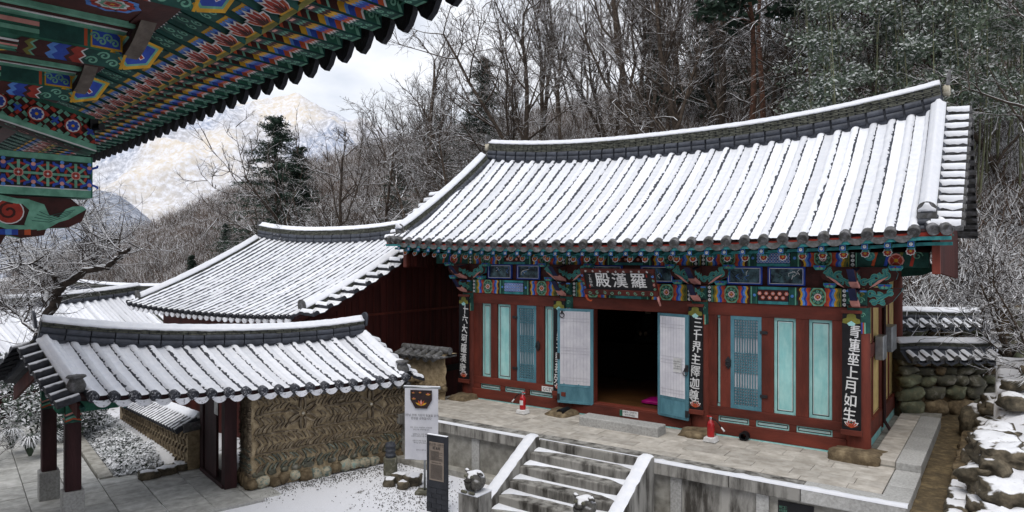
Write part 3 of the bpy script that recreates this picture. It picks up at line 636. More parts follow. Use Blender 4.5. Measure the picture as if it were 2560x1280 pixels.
def bay(spans, lows, lat, edge, thin=None, zl=(1.36, 1.46)):
    e0, e1 = edge
    cuts = sorted([(a, b) for a, b in spans]+[lat]); x = e0
    for a, b in cuts+[(e1, e1)]:
        if a-x > .01: box('stile', 'redwood', hall, x, a, -.09, .04, 1.64, 3.5)
        x = b
    for a, b in spans: panel(a, b, 1.64, 3.5)
    lattice_door(hall, lat[0], lat[1], 1.64, 3.5, -.04)
    box('rail', 'redwood_h', hall, e0, e1, -.1, .05, zl[1]+.005, 1.64)
    x = e0
    for a, b in lows+[(e1, e1)]:
        box('stile', 'redwood_h', hall, x, a, -.095, .04, 1.335, zl[1]+.005); x = b
    for a, b in lows: panel(a, b, 1.336, zl[1]+.004, -.06, .028)
bay([(-2.6, -2.53), (-1.48, -1.07), (-.84, -.43)], [(-2.57, -1.95), (-1.82, -1.19), (-1.06, -.42)], (-2.32, -1.71), (-2.78, -.17))
bay([(-8.67, -8.38), (-8.18, -7.77), (-6.78, -6.53)], [(-8.7, -8.08), (-7.94, -7.33), (-7.2, -6.55)], (-7.57, -7.01), (-8.93, -6.32))
for x, z in ((-1.66, 3.2), (-1.66, 1.95), (-7.62, 3.2), (-7.62, 1.95)): hinge(x, z)
for x in (-2.36, -6.95):                                     # lock plates
    b = MB(); b.prism([(-.05, 0), (-.06, .05), (0, .13), (.06, .05), (.05, 0), (.06, -.05), (0, -.13), (-.06, -.05)], (x, -.115, 2.55), (1, 0, 0), (0, 0, 1), (0, .02, 0)); lk = obj('lock_plate', b, 'iron', hall, bev=.004)
    b = MB(); b.tube([(x+.05*math.cos(a), -.13, 2.53+.05*math.sin(a)) for a in [k*.5236 for k in range(13)]], .009, 6); obj('ring_handle', b, 'iron', lk, True)
# centre bay: jambs, threshold, small panels beside the opening
for a, b in ((-5.98, -5.42), (-3.86, -3.12)): box('jamb', 'redwood', hall, a, b, -.1, .06, 1.335, 3.5)
box('threshold', 'redwood_h', hall, -5.42, -3.86, -.13, .1, 1.33, 1.37)
def leaf(hx, ang, sg, w=.77):
    """open door leaf hinged at hx; inner face with pasted paper turned to the courtyard"""
    z0, z1, y = 1.31, 3.49, 0
    T = Matrix.Translation((hx, -.12, 0)) @ Matrix.Rotation(ang, 4, 'Z')
    f = MB(T)
    X = lambda a, b: (min(sg*a, sg*b), max(sg*a, sg*b))
    for a, b, c, e in ((0, .075, z0, z1), (w-.075, w, z0, z1), (.075, w-.075, z1-.07, z1), (.075, w-.075, z0+.38, z0+.46), (.075, w-.075, z0, z0+.06)): q = X(a, b); f.box(q[0], q[1], -.025, .025, c, e)
    dr = obj('door_leaf', f, 'doorblue', hall, bev=.006)
    q = X(.07, w-.07)
    p = MB(T); p.box(q[0], q[1], -.02, .0, z0+.055, z0+.385); obj('lower_panel', p, 'doorblue', dr)
    p = MB(T); rows = []
    for j in range(25):
        z = z0+.44+(z1-.06-z0-.44)*j/24
        rows.append([(q[0]+(q[1]-q[0])*i/8, -.028+.004*nz3(i*.8, j*.6, hx)+(.006 if i % 2 else 0)*.5, z) for i in range(9)])
    p.grid(rows); obj('paper', p, 'paper', dr, True)
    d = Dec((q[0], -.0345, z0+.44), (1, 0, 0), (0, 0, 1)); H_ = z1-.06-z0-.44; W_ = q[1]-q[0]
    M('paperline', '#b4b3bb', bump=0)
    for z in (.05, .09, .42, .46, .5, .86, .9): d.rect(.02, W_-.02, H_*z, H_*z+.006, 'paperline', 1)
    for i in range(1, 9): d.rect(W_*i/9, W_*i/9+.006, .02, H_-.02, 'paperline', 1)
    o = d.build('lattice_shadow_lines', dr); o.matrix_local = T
    r_ = MB(T); cx = sg*(w-.12) if sg < 0 else sg*(w-.05); zz = 3.4 if sg < 0 else 2.35
    r_.tube([(cx+.055*math.cos(a), -.05, zz-.06+.055*math.sin(a)) for a in [k*.5236 for k in range(13)]], .01, 6); r_.box(cx-.02, cx+.02, -.06, -.025, zz-.03, zz+.04); obj('ring_handle', r_, 'iron', dr, 50)
    for z in (z0+.15, 2.4): r_ = MB(T); qq = X(w-.06, w+.004); r_.box(qq[0], qq[1], -.04, -.0, z-.08, z+.06); obj('fitting', r_, 'iron', dr, bev=.004)
    if sg > 0:
        n_ = MB(T); n_.box(.42, .62, -.042, -.038, 2.28, 2.58); nt = obj('notice', n_, 'white', dr)
        tm = text_mesh('법당 안에서는\n조용히 하시고\n사진 촬영을\n삼가 바랍니다', 'iron', .032, line=1.5); lo = link('lettering', tm, nt); lo.matrix_local = T @ facing((.52, -.044, 2.43), (1, 0, 0), (0, 0, 1))
    return dr
leaf(-5.43, R(12), -1, .86); leaf(-3.86, R(-14), 1)
# ---- interior
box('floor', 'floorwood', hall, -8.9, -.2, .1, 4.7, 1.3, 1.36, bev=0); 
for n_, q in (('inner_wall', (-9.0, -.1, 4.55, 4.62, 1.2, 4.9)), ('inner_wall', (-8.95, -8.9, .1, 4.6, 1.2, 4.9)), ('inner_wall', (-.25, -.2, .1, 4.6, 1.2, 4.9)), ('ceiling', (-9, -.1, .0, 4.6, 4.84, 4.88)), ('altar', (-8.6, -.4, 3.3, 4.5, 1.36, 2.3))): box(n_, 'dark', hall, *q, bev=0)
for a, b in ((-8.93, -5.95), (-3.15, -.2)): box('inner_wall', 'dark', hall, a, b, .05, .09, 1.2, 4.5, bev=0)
# ---- right gable wall: ochre panels in red framing
for (y0, y1) in ((.22, 2.3), (2.5, 4.62)):
    for z0, z1 in ((1.5, 2.72), (2.98, 4.4)):
        m_ = (y0+y1)/2+.15
        for a, c in ((y0, m_-.06), (m_+.02, y1)):
            p = box('plaster_panel', 'ochre', hall, -.02, .02, a, c, z0, z1, bev=0)
            d = Dec((.021, 0, 0), (0, 1, 0), (0, 0, 1)); lines(d, a, c, z0, z1, .03, .012, 'black'); d.build('border_lines', p)
    box('rail', 'redwood_h', hall, -.04, .06, y0-.05, y1+.05, 2.72, 2.98); box('sill', 'redwood_h', hall, -.06, .09, y0-.05, y1+.05, 1.18, 1.5)
    box('stile', 'redwood', hall, -.03, .045, (y0+y1)/2+.09, (y0+y1)/2+.17, 1.5, 4.4)
    box('foundation_strip', 'cyan', hall, -.05, .07, y0, y1, 1.0, 1.18)
box('upper_beam', 'redwood_h', hall, -.08, .08, .1, 4.7, 4.4, 4.6)
b = MB(); b.faces([(-.03, -.0, 4.6), (-.03, 4.8, 4.6), (-.03, 2.2, 6.9)], [(0, 1, 2)]); b.faces([(-9.1, -.0, 4.6), (-9.1, 4.8, 4.6), (-9.1, 2.2, 6.9)], [(0, 1, 2)]); obj('gable_board', b, 'plank', hall)
b = MB(); b.box(.06, .3, 1.5, 1.75, 2.55, 3.0); b.box(.06, .28, 2.5, 2.85, 2.6, 3.05); 
box('meter_box', 'steel', hall, .06, .22, 1.5, 1.95, 2.62, 3.1, bev=.015); box('meter_box', 'steel', hall, .06, .24, 2.6, 3.3, 2.66, 3.2, bev=.015)
b = MB(); b.tube([(.12, 2.35, 4.3), (.12, 2.35, 1.25), (.25, 2.2, 1.1)], .035, 8); obj('downpipe', b, 'darkwood', hall, 50)
# wind boards hung under the verges
for sx, y1 in ((1.27, 5.3), (-10.75, 5.3)):
    zb = lambda y: 4.43-.045*(y+.65)
    n = 46; wb = MB(); wb.faces([(sx-.02, -.65, zb(-.65)), (sx-.02, 5.1, zb(5.1)), (sx-.02, 5.1, 5.0), (sx-.02, 2.2, 7.0), (sx-.02, -.65, 5.0)], [(0, 1, 2, 3, 4)]); wbo = obj('wind_board', wb, 'plank', hall)
    for i in range(n):
        y = -.63+5.7*i/n; top = 5.02+max(0, (2.85-abs(y-2.2))*.68); pm = MB(); pm.box(sx-.018, sx+.022, y, y+.095, zb(y), min(top, 6.9)); obj('plank', pm, 'plank', wbo)
    o = MB(); o.box(sx-.06, sx+.06, -.72, -.64, 4.4, 5.0); obj('verge_post', o, 'redwood', hall, bev=.01)
# ---- lower things mounted on the hall: couplet boards and the name plaque (own top-level things)
def lotus(d, cx, cy, s):
    for k, (a, c) in enumerate(((2.6, 'orange'), (.54, 'orange'), (2.1, 'vermil'), (1.04, 'vermil'), (1.57, 'orange'))):
        ca, sa = math.cos(a), math.sin(a)
        for q, col in ((1, 'white'), (.82, c)): d.poly([(cx+s*q*(x*ca-y*sa), cy+s*q*(x*sa+y*ca)) for x, y in ((0, 0), (.35, -.2), (.7, -.18), (1, 0), (.7, .18), (.35, .2))], col)
    d.poly([(cx-s*.9, cy+s*.1), (cx, cy-s*.22), (cx+s*.9, cy+s*.1), (cx+s*.4, cy+s*.02), (cx-s*.4, cy+s*.02)], 'orange')
    d.poly([(cx-s*.3, cy+s*.5), (cx, cy+s*.35), (cx+s*.3, cy+s*.5), (cx, cy+s*.62)], 'dgreen')
HM = Matrix.Translation(HALL_LOC) @ Matrix.Rotation(HALL_RZ, 4, 'Z')
cpl = (('青蓮座上月如生', 'black couplet board with white calligraphy on the hall corner column nearest the stone wall'),
       ('三千界主釋迦尊', 'black couplet board with white calligraphy on the column right of the open doorway'),
       ('紫紺宮中星若列', 'black couplet board half hidden behind the left open door leaf'),
       ('十六大阿羅漢衆', 'black couplet board with white calligraphy on the leftmost hall column'))
for (tx, lab), x in zip(cpl, (-.07, -2.98, -6.25, -9.1)):
    t = thing('couplet_board', lab, 'sign board', HM @ Vector((x, -.26, 1.46)), HALL_RZ, 'couplet boards on the hall columns')
    box('board', 'black', t, -.155, .155, -.02, .02, .1, 2.06, bev=.004)
    for z0, z1, w in ((.0, .1, .18), (2.2, 2.26, .17)): box('board_rail', 'redwood_h', t, -w, w, -.04, .03, z0, z1)
    box('board_back', 'black', t, -.15, .15, -.012, .02, 2.06, 2.2, bev=0)
    d = Dec((0, -.0205, 0), (1, 0, 0), (0, 0, 1)); lotus(d, 0, .17, .14)
    d.poly([(-.15, 2.03), (-.14, 2.1), (-.08, 2.12), (-.07, 2.18), (0, 2.21), (.07, 2.18), (.08, 2.12), (.14, 2.1), (.15, 2.03), (.05, 2.01), (-.05, 2.01)], 'olive'); d.poly([(-.07, 2.02), (0, 2.07), (.07, 2.02), (.04, 1.98), (-.04, 1.98)], 'cyan'); d.build('lotus_painting', t)
    me = text_mesh('\n'.join(tx), 'white', .25, line=1.0, bold=.0035); lo = link('calligraphy', me, t); lo.matrix_local = facing((0, -.0225, 1.115), (1, 0, 0), (.1, 0, 1))
t = thing('name_plaque', 'black name plaque with three large white characters hung over the open doorway', 'sign board', HM @ Vector((-4.5, -.6, 3.9)), HALL_RZ)
pe = (0, -.25, .53); pl = MB(); 
T = facing((0, 0, 0), (1, 0, 0), (0, -.4, .917))
b = MB(T); b.box(-.8, .8, .09, .5, -.03, .02); obj('board', b, 'black', t)
for n_, q in (('frame_rail', (-.86, .86, -.03, .09, -.04, .045)), ('frame_rail', (-.86, .86, .5, .57, -.04, .045)), ('frame_rail', (-.86, -.79, .09, .5, -.04, .045)), ('frame_rail', (.79, .85, .09, .5, -.04, .045))): b = MB(T); b.box(*q); obj(n_, b, 'plank', t, bev=.006)
d = Dec((0, 0, 0), (1, 0, 0), (0, 1, 0))
for k in range(9): d.spiral(-.72+.18*k, .03, .042, 'mint', .016, k, 1.1, 1 if k % 2 else -1)
for k in range(9): d.spiral(-.72+.18*k, .535, .025, 'white', .01, k, 1.1)
for k in range(4): d.spiral(-.825, .14+.1*k, .03, ('lblue', 'mint', 'vermil', 'lblue')[k], .012, k); d.spiral(.825, .14+.1*k, .03, ('mint', 'pink', 'mint', 'lblue')[k], .012, k)
o = d.build('scroll_painting', t); o.matrix_local = T @ Matrix.Translation((0, 0, .045))
for ch, x in zip('殿漢羅', (-.36, .04, .47)): lo = link('character', text_mesh(ch, 'white', .37, bold=.005), t); lo.matrix_local = T @ Matrix.Translation((x, .295, .0235))
lo = link('signature', text_mesh('丁\n亥\n仲\n秋', 'white', .075), t); lo.matrix_local = T @ Matrix.Translation((-.66, .3, .0235))
d = Dec((0, 0, 0), (1, 0, 0), (0, 1, 0)); d.rect(.66, .69, .4, .47, 'vermil'); d.rect(-.72, -.69, .13, .2, 'vermil'); o = d.build('seal', t); o.matrix_local = T @ Matrix.Translation((0, 0, .021))
for sg in (-1, 1): b = MB(T); b.tube([(sg*.83, 0, 0), (sg*.85, -.1, .03), (sg*.82, -.17, .03), (sg*.76, -.2, .02), (sg*.73, -.17, .02)] if sg < 0 else [(.83, 0, 0), (.85, -.12, .03), (.87, -.24, .03)], [.03, .025, .02, .02, .012][:5 if sg < 0 else 3], 6); obj('frame_horn', b, 'orange' if sg < 0 else 'pink', t, True)
# ---------------------------------------------------------------- stone platform, stairs and the things standing around them
plat = thing('stone_platform', 'grey granite platform with paved top carrying the painted hall', 'platform', HALL_LOC, HALL_RZ)
YE, XR, XL = -2.56, 1.05, -9.6
b = MB(); b.box(XL, XR-.05, YE+.12, 6., -.1, .99); b.box(.25, XR-.05, -.55, 6., .99, 1.1); obj('core', b, 'granite_worn', plat)
# cap stones along the front and the right side
g = random.Random(5); xs = [XL, -7.6, -5.4, -3.3, -1.55, -.42, XR]
for a, c in zip(xs, xs[1:]): 
    if not (a >= -5.35 and c <= -2.9): pass
    b = MB(); b.box(a+.004, c-.004, YE, YE+.42, .84, ZF-.01+g.uniform(-.004, .004)); obj('cap_stone', b, 'granite_stain' if a < -1 else 'granite', plat, bev=.018)
for a, c in ((YE+.43, -1.6), (-1.6, -.62), (-.6, .4), (.4, 1.5), (1.5, 2.6), (2.6, 3.6)):
    b = MB(); q = 0 if c < -.5 else .12; b.box(XR-.38, XR, a+.004, c-.004, .84+q, ZF-.008+q); obj('cap_stone', b, 'granite', plat, bev=.015)
# lower facing: posts, panels, plinth
for x in (-8.6, -6.97, -5.5, -2.5, -1.02, .55): box('facing_post', 'granite', plat, x-.1, x+.1, YE+.07, YE+.2, .12, .84)
for a, c in ((-9.6, -8.7), (-8.5, -7.07), (-6.87, -5.6), (-2.4, -1.12), (-.92, .45), (.65, XR-.04)): box('facing_panel', 'granite_stain' if a > -3 and a < -2 else 'granite_worn', plat, a, c, YE+.11, YE+.18, .12, .84, bev=.006)
b = MB(); b.box(-9.6, XR-.02, YE-.12, YE+.2, -.1, .13); obj('plinth_course', b, 'granite_worn', plat, bev=.02)
box('side_facing', 'granite_worn', plat, XR-.12, XR-.04, YE+.1, 4, -.1, .85, bev=.01)
insc = box('inscription_stone', 'black', plat, -.78, -.24, YE+.095, YE+.108, .3, .78, bev=.003)
for k in range(6): lo = link('lettering', text_mesh('佛紀二五三\n年月日羅漢\n殿重修施主', 'granite' if False else 'mint', .05, line=1.1), insc); lo.matrix_local = facing((-.7+.08*k, YE+.093, .62), (1, 0, 0), (0, 0, 1)); lo.scale = (.5, 1, 1); break
# paving slabs
yy = YE+.43; rw = 0
while yy < -.3:
    h = g.uniform(.26, .4); x = XL+g.uniform(-.4, 0)
    if yy+h > -.3: h = -.3-yy+.2
    while x < XR-.4:
        w = g.uniform(.45, .95); a, c = max(x, XL)+.003, min(x+w, XR-.39)-.003
        if c-a > .12:
            b = MB(); z = ZF-.012+g.uniform(-.006, .004); b.box(a, c, yy+.003, yy+h-.003, .95, z); obj('paving_slab', b, 'paver', plat, bev=.006)
        x += w
    yy += h; rw += 1
for i in range(7):
    y = -.55+.6*i
    b = MB(); b.box(.28, XR-.39, y+.005, y+.595, 1.0, ZF+.105+g.uniform(-.005, .005)); obj('paving_slab', b, 'paver', plat, bev=.012)
# thin wind-blown snow along the front edge
b = MB(); rows = []
for i in range(160):
    x = -8.3+(XR+8.3)*i/159; w = .13+.10*nz3(x*1.3, 2)+.05*nz3(x*7, 5)
    if -5.3 < x < -3.1: w *= .3
    if x < -5.3: w *= .55
    rows.append([(x, YE-.004, ZF-.03), (x, YE+.01, ZF+.004), (x, YE+.05, ZF+.012), (x, YE+max(.06, w), ZF+.002), (x, YE+max(.06, w)+.03, ZF-.012)])
b.grid(rows); obj('snow', b, 'snow', plat, True)
# ---- stairs
st = thing('stone_stairs', 'granite stairs with snow on the treads leading up to the open doorway', 'stairs', HALL_LOC, HALL_RZ)
SX0, SX1 = -5.3, -3.12; RZ_, TR = .18, .34
for k in range(6):
    y1 = YE+.05-TR*k if k else YE+.02; z = ZF-RZ_*k-(.0 if k else .002)
    if k == 0: continue
    b = MB(); b.box(SX0, SX1, YE-TR*k, YE-TR*(k-1)+.03, z-RZ_-.02, z); s_ = obj('step', b, 'granite_stain', st, bev=.02)
    for a, c in ((0, .3), (.75, 1.)):                                      # snow left beside the trodden middle
        m = MB(); rows = []
        for i in range(28):
            f = a+(c-a)*i/27; x = SX0+.01+(SX1-SX0-.02)*f; e = (1-f/.3) if a == 0 else (f-.75)/.25; e = max(0, min(1, e)); dpt = TR*(.08+.6*e**1.3)*(1+.3*nz3(x*5, k*3))
            yb = YE-TR*(k-1)+.0; rows.append([(x, yb, z+.03*e+.012), (x, yb-dpt*.6, z+.022*e+.01), (x, max(yb-dpt, yb-TR-.005), z+.004)])
        m.grid(rows); obj('snow', m, 'snow', s_, True)
    m = MB(); rows = []
    for i in range(40): x = SX0+.01+(SX1-SX0-.02)*i/39; w = .05+.035*nz3(x*4, k*5.); yb = YE-TR*(k-1); rows.append([(x, yb, z+.022), (x, yb-w*.6, z+.014), (x, yb-w, z+.001)])
    m.grid(rows); obj('snow', m, 'snow', s_, True)
b = MB(); b.box(SX0, SX1, YE-.03, YE+.4, ZF-RZ_, ZF+.006); obj('step', b, 'granite_stain', st, bev=.02)
for x0, x1 in ((SX0-.25, SX0-.003), (SX1+.003, SX1+.25)):
    T0 = [(YE+.02, ZF+.06), (YE-.12, ZF+.06), (YE-2.02, -.02+.1), (YE-2.05, -.1), (YE+.02, -.1)]
    b = MB(); b.prism(T0, (x0, 0, 0), (0, 1, 0), (0, 0, 1), (x1-x0, 0, 0)); sl_ = obj('balustrade', b, 'granite_stain', st, bev=.02)
    m = MB(); rows = []
    for i in range(50):
        f = i/49; y = YE-.0-2.0*f; z = ZF+.075 if y > YE-.12 else ZF+.075-(YE-.12-y)*(ZF-.02)/1.9; j = .012*nz3(y*6, x0)
        e1, e2 = .012+.02*nz3(y*9, 1), .012+.02*nz3(y*9, 7)
        rows.append([(x0+e1-.01, y, z-.012), (x0+.04, y, z+.012+j), ((x0+x1)/2, y, z+.02+j), (x1-.04, y, z+.012+j), (x1-e2+.01, y, z-.012)])
    m.grid(rows); obj('snow', m, 'snow', sl_, True)
step_s = thing('stepping_stone', 'long grey granite block placed below the open doorway threshold', 'step stone', HALL_LOC, HALL_RZ)
box('block', 'granite', step_s, -5.28, -3.47, -1.04, -.62, 1.04, 1.26, bev=.02)
# ---- fire extinguishers on concrete blocks
def extinguisher(x, y, label, flip=1, tagw=False):
    t = thing('fire_extinguisher', label, 'fire extinguisher', HM @ Vector((x, y, 1.08)), HALL_RZ, 'fire extinguishers before the hall wall'); t.scale = (.9, .9, .9)
    b = MB(); b.prism([(-.14, 0), (.14, 0), (.11, .1), (-.11, .1)], (0, -.13, 0), (1, 0, 0), (0, 0, 1), (0, .26, 0)); obj('base_block', b, 'white', t, bev=.01)
    b = MB(); b.lathe([(.075, .1), (.08, .12), (.08, .36), (.07, .41), (.035, .45), (.028, .48)], n=18); obj('cylinder', b, 'redpaint', t, True)
    b = MB(); b.lathe([(.03, .47), (.03, .51), (.02, .53)], n=10); obj('valve', b, 'steel', t, 40)
    b = MB(); b.box(-.09*flip if flip > 0 else -.02, .02 if flip > 0 else .09, -.015, .015, .53, .545); obj('lever', b, 'redpaint', t, bev=.003)
    b = MB(); b.tube([(.02*flip, 0, .5), (.1*flip, -.02, .49), (.18*flip, -.03, .42), (.24*flip, -.03, .34)], .012, 8); h = obj('hose', b, 'black', t, True)
    b = MB(); b.tube([(.24*flip, -.03, .34), (.31*flip, -.03, .26)], [.014, .022], 8); obj('nozzle', b, 'white', h, True)
    b = MB(); rows = [[(.0815*math.cos(a), .0815*math.sin(a), z) for a in [R(-130+10*k) for k in range(9)]] for z in (.22, .34)]; b.grid(rows)
    if tagw: obj('label_sticker', b, 'white', t)
extinguisher(-2.5, -.72, 'red fire extinguisher on a white block right of the open doorway'); extinguisher(-6.87, -.86, 'red fire extinguisher with white sticker near the left door leaf', -1, True)
for x, y, z, lab in ((-6.02, -.62, 1.1, 'black pipe mouth beside the foundation stone left of the doorway'), (-2.0, -.3, 1.1, 'dark pipe hole in the wall foot right of the fire extinguisher')):
    b = MB(); rows = [[(x+r_*math.cos(a), y+q, z+.05+r_*math.sin(a)) for a in [k*.3927 for k in range(16)]] for r_, q in ((.09, .35), (.09, 0), (.06, 0), (.06, .35))]; b.grid(rows, 0, True); o = obj('drain_pipe', b, 'black', None, 50); o.matrix_world = HM; tag(o, lab, 'pipe', 'drain pipes at the wall foot')
# small notices
def notice(x, z, w, h, y, lab, txt, col='white', tc='iron', sz=.05):
    t = thing('notice_plate', lab, 'notice', HM @ Vector((x, y, z)), HALL_RZ, 'small notices on the hall front'); box('plate', col, t, 0, w, -.008, 0, 0, h, bev=.003)
    lo = link('lettering', text_mesh(txt, tc, sz, line=1.2), t); lo.matrix_local = facing((w*.55, -.011, h/2), (1, 0, 0), (0, 0, 1)); return t
t = notice(-4.75, 1.18, .44, .13, -.155, 'small white and green notice on the red threshold of the doorway', '신발은 가지런히\n벗어 주세요', sz=.05); box('green_mark', 'green', t, 0, .07, -.012, -.007, 0, .13, bev=0)
notice(-6.83, 1.47, .32, .13, -.11, 'small white CCTV notice on the red rail left of the doorway', 'CCTV', sz=.11)
# ---- magenta cushion, candle and seated figures inside
t = thing('cushion', 'bright magenta square cushion on the dark wooden floor inside the doorway', 'cushion', HM @ Vector((-4.2, .72, 1.36)), HALL_RZ)
bm = bmesh.new(); bmesh.ops.create_cube(bm, size=1)
for v in bm.verts: v.co = Vector((v.co.x*.6, v.co.y*.6, v.co.z*.11+.055))
bmesh.ops.subdivide_edges(bm, edges=bm.edges[:], cuts=4, use_grid_fill=True)
for v in bm.verts: v.co.z = .055+(v.co.z-.055)*(1-.5*(2*max(abs(v.co.x), abs(v.co.y))/.6)**4)+.01*nz3(v.co.x*8, v.co.y*8)
me = bpy.data.meshes.new('cover'); bm.to_mesh(me); bm.free(); me.materials.append(MATS['magenta']); me.polygons.foreach_set('use_smooth', [True]*len(me.polygons)); link('cover', me, t)
def seated(x, y, lab, hand=0):
    t = thing('seated_statue', lab, 'statue', HM @ Vector((x, y, 2.3)), HALL_RZ, 'seated statues on the altar')
    b = MB(); rows = []
    for z, rx, ry, cy in ((0, .34, .3, 0), (.1, .38, .33, 0), (.2, .34, .28, .03), (.35, .24, .19, .06), (.55, .23, .16, .07), (.68, .24, .14, .07), (.75, .18, .12, .07), (.8, .08, .08, .06), (.84, .07, .075, .05), (.88, .1, .11, .03), (.95, .125, .135, .02), (1.02, .13, .14, .03), (1.09, .11, .12, .04), (1.14, .06, .07, .05), (1.155, .01, .01, .05)):
        rows.append([(rx*math.cos(k*.3927)*(1+.06*math.sin(k*2.1+z*9)), cy+ry*math.sin(k*.3927), z) for k in range(16)])
    o = b.grid(rows, 0, True); b.f.append(list(range(16))); b.m.append(0)
    for i in range(len(b.f)): 
        if b.v[b.f[i][0]][2] > .79: b.m[i] = 1
    bo = obj('body', b, ['robe', 'face'], t, True)
    for sg in (-1, 1):
        up = hand and sg < 0
        b = MB(); b.tube([(sg*.23, .05, .66), (sg*.3, -.05, .45), (sg*.2, -.2, .5) if up else (sg*.14, -.24, .28)] + ([(sg*.22, -.2, .85)] if up else []), [.08, .085, .06] + ([.035] if up else []), 8); ar = obj('sleeve', b, 'robe', t, True)
        b = MB(); c = (sg*.22, -.2, .9) if up else (sg*.08, -.27, .27); b.lathe([(.01, -.06), (.045, -.03), (.05, .02), (.03, .06), (.01, .075)], c, 8, sy=.6); obj('hand', b, 'face', t, True)
    d = Dec((0, -.108, .93), (1, 0, 0), (0, 0, 1))
    for sg in (-1, 1): d.poly([(sg*.02, .045), (sg*.06, .05), (sg*.06, .04), (sg*.02, .035)], 'dark')
    d.rect(-.025, .025, -.035, -.028, 'dark'); d.build('face_painting', t)
seated(-5.9, 3.8, 'dim seated statue with pale face at the left edge of the doorway'); seated(-5.05, 3.8, 'dim seated statue with pale face in the middle of the dark doorway'); seated(-4.05, 3.8, 'dim seated statue with raised hand on the right in the dark doorway', 1)
t = thing('candle_stand', 'small white candle on a metal dish inside the dark doorway', 'candle', HM @ Vector((-4.6, 2.9, 1.36)), HALL_RZ)
b = MB(); b.lathe([(.12, 0), (.03, .03), (.025, .8), (.1, .83), (.1, .85)], n=12); obj('stand', b, 'iron', t, 40); b = MB(); b.lathe([(.022, .85), (.022, .99), (.004, 1.0)], n=8); obj('candle', b, 'white', t, 40)
# ---- stone lions
def lion(px, py, lab):
    """squat guardian lion on a pedestal facing the courtyard"""
    t = thing('stone_lion', lab, 'statue', (px, py, 0), HALL_RZ, 'stone lions at the stair foot')
    b = MB(); b.prism([(-.2, -.2), (.2, -.2), (.2, .2), (-.2, .2)], (0, 0, -.1), (1, 0, 0), (0, 1, 0), (0, 0, .91)); obj('pedestal', b, 'granite_stain', t, bev=.02)
    box('pedestal_snow', 'snow', t, -.205, .205, -.205, .205, .8, .825, bev=.012)
    bm = bmesh.new(); bmesh.ops.create_icosphere(bm, subdivisions=4, radius=1)
    for v in bm.verts:
        p = v.co.copy(); x, y, z = p
        q = Vector((x*.16, y*.17+.02, z*.17+.17))
        if z > .2: q.y -= .05*(z-.2); 
        for cx, cy, cz, r, a in ((-.55, -.6, -.2, .6, .05), (.55, -.6, -.2, .6, .05), (0, -.9, .25, .5, .04), (-.5, -.4, .75, .35, .035), (.5, -.4, .75, .35, .035), (-.45, -.75, -.75, .4, .06), (.45, -.75, -.75, .4, .06), (0, .7, .6, .6, .03)):
            dd = (p-Vector((cx, cy, cz))).length; q += p.normalized()*a*max(0, 1-dd/r)
        q -= p.normalized()*.03*max(0, 1-abs(x)/.18)*(1 if y < 0 and z < .1 else 0)
        q += p.normalized()*.006*nz3(x*5, y*5, z*5); v.co = q
    me = bpy.data.meshes.new('body'); bm.to_mesh(me); bm.free(); me.materials.append(MATS['lion']); me.polygons.foreach_set('use_smooth', [True]*len(me.polygons)); o = link('body', me, t, (0, 0, .82))
    for sg in (-1, 1):
        b = MB(); b.lathe([(.004, -.03), (.03, -.015), (.034, 0), (.02, .02), (.004, .025)], (sg*.065, -.165, 1.1), 10); obj('eye', b, 'rock_grey', t, True)
        b = MB(); b.tube([(sg*.1, -.05, 1.13), (sg*.14, -.04, 1.15), (sg*.16, .0, 1.1)], [.035, .035, .015], 8); obj('ear', b, 'lion', t, True)
        for k in range(3): b = MB(); b.lathe([(.004, 0), (.028, .01), (.028, .035), (.004, .05)], (sg*.08+.035*(k-1), -.19, .822), 8); obj('paw_toe', b, 'rock_grey', t, True)
    b = MB(); b.tube([(-.07, -.2, 1.03), (-.03, -.215, 1.015), (.03, -.215, 1.015), (.07, -.2, 1.03)], .014, 6); obj('mouth', b, 'dark', t, True)
M('lion', '#6f6d68', '#3f3d3a', sc=14, rough=.95, bump=.5, bsc=40, snow=(.48, .1, .3), snsc=8)
lion(-.61, 11.5, 'snow capped stone lion on a pedestal left of the stairs beside the signboard'); lion(1.08, 10.3, 'snow capped stone lion in front of the stairs, cut by the lower picture edge')
# ---- black information signboard
M('slate', '#34363c', '#2a2c31', sc=5, rough=.6, bump=.1); M('sheet', '#8b7f74', '#7f746a', sc=4, rough=.7, bump=.05)
t = thing('information_board', 'dark slate information board with brown text sheet standing before the banner', 'signboard', (-1.36, 12.72, 0), R(-30))
box('panel', 'slate', t, -.225, .225, -.03, .03, .46, 1.42, bev=.005)
for i in range(4):
    for j in range(5): b = MB(); e = .006 if (i+j) % 2 else 0; b.box(-.225+.1125*i, -.225+.1125*(i+1)-.003, -.028-e, .028, .0+.092*j, .092*(j+1)-.003); obj('slate_tile', b, 'slate', t)
sh = box('text_sheet', 'sheet', t, -.16, .16, -.036, -.028, .6, 1.3, bev=0)
for txt, z, s_ in (('영산전 나한전\n羅漢殿', 1.22, .06), ('Nahanjeon Hall', .93, .034)): lo = link('lettering', text_mesh(txt, 'iron', s_), sh); lo.matrix_local = facing((0, -.0385, z), (1, 0, 0), (0, 0, 1))
d = Dec((0, -.0365, 0), (1, 0, 0), (0, 0, 1))
for z0, z1 in ((.97, 1.14), (.63, .89)):
    z = z0
    while z < z1: d.rect(-.135, .135 if rnd.random() > .15 else .06, z, z+.006, 'iron', 1); z += .016
d.build('text_lines', sh); box('snow', 'snow', t, -.22, .22, -.028, .028, 1.418, 1.432, bev=.006)
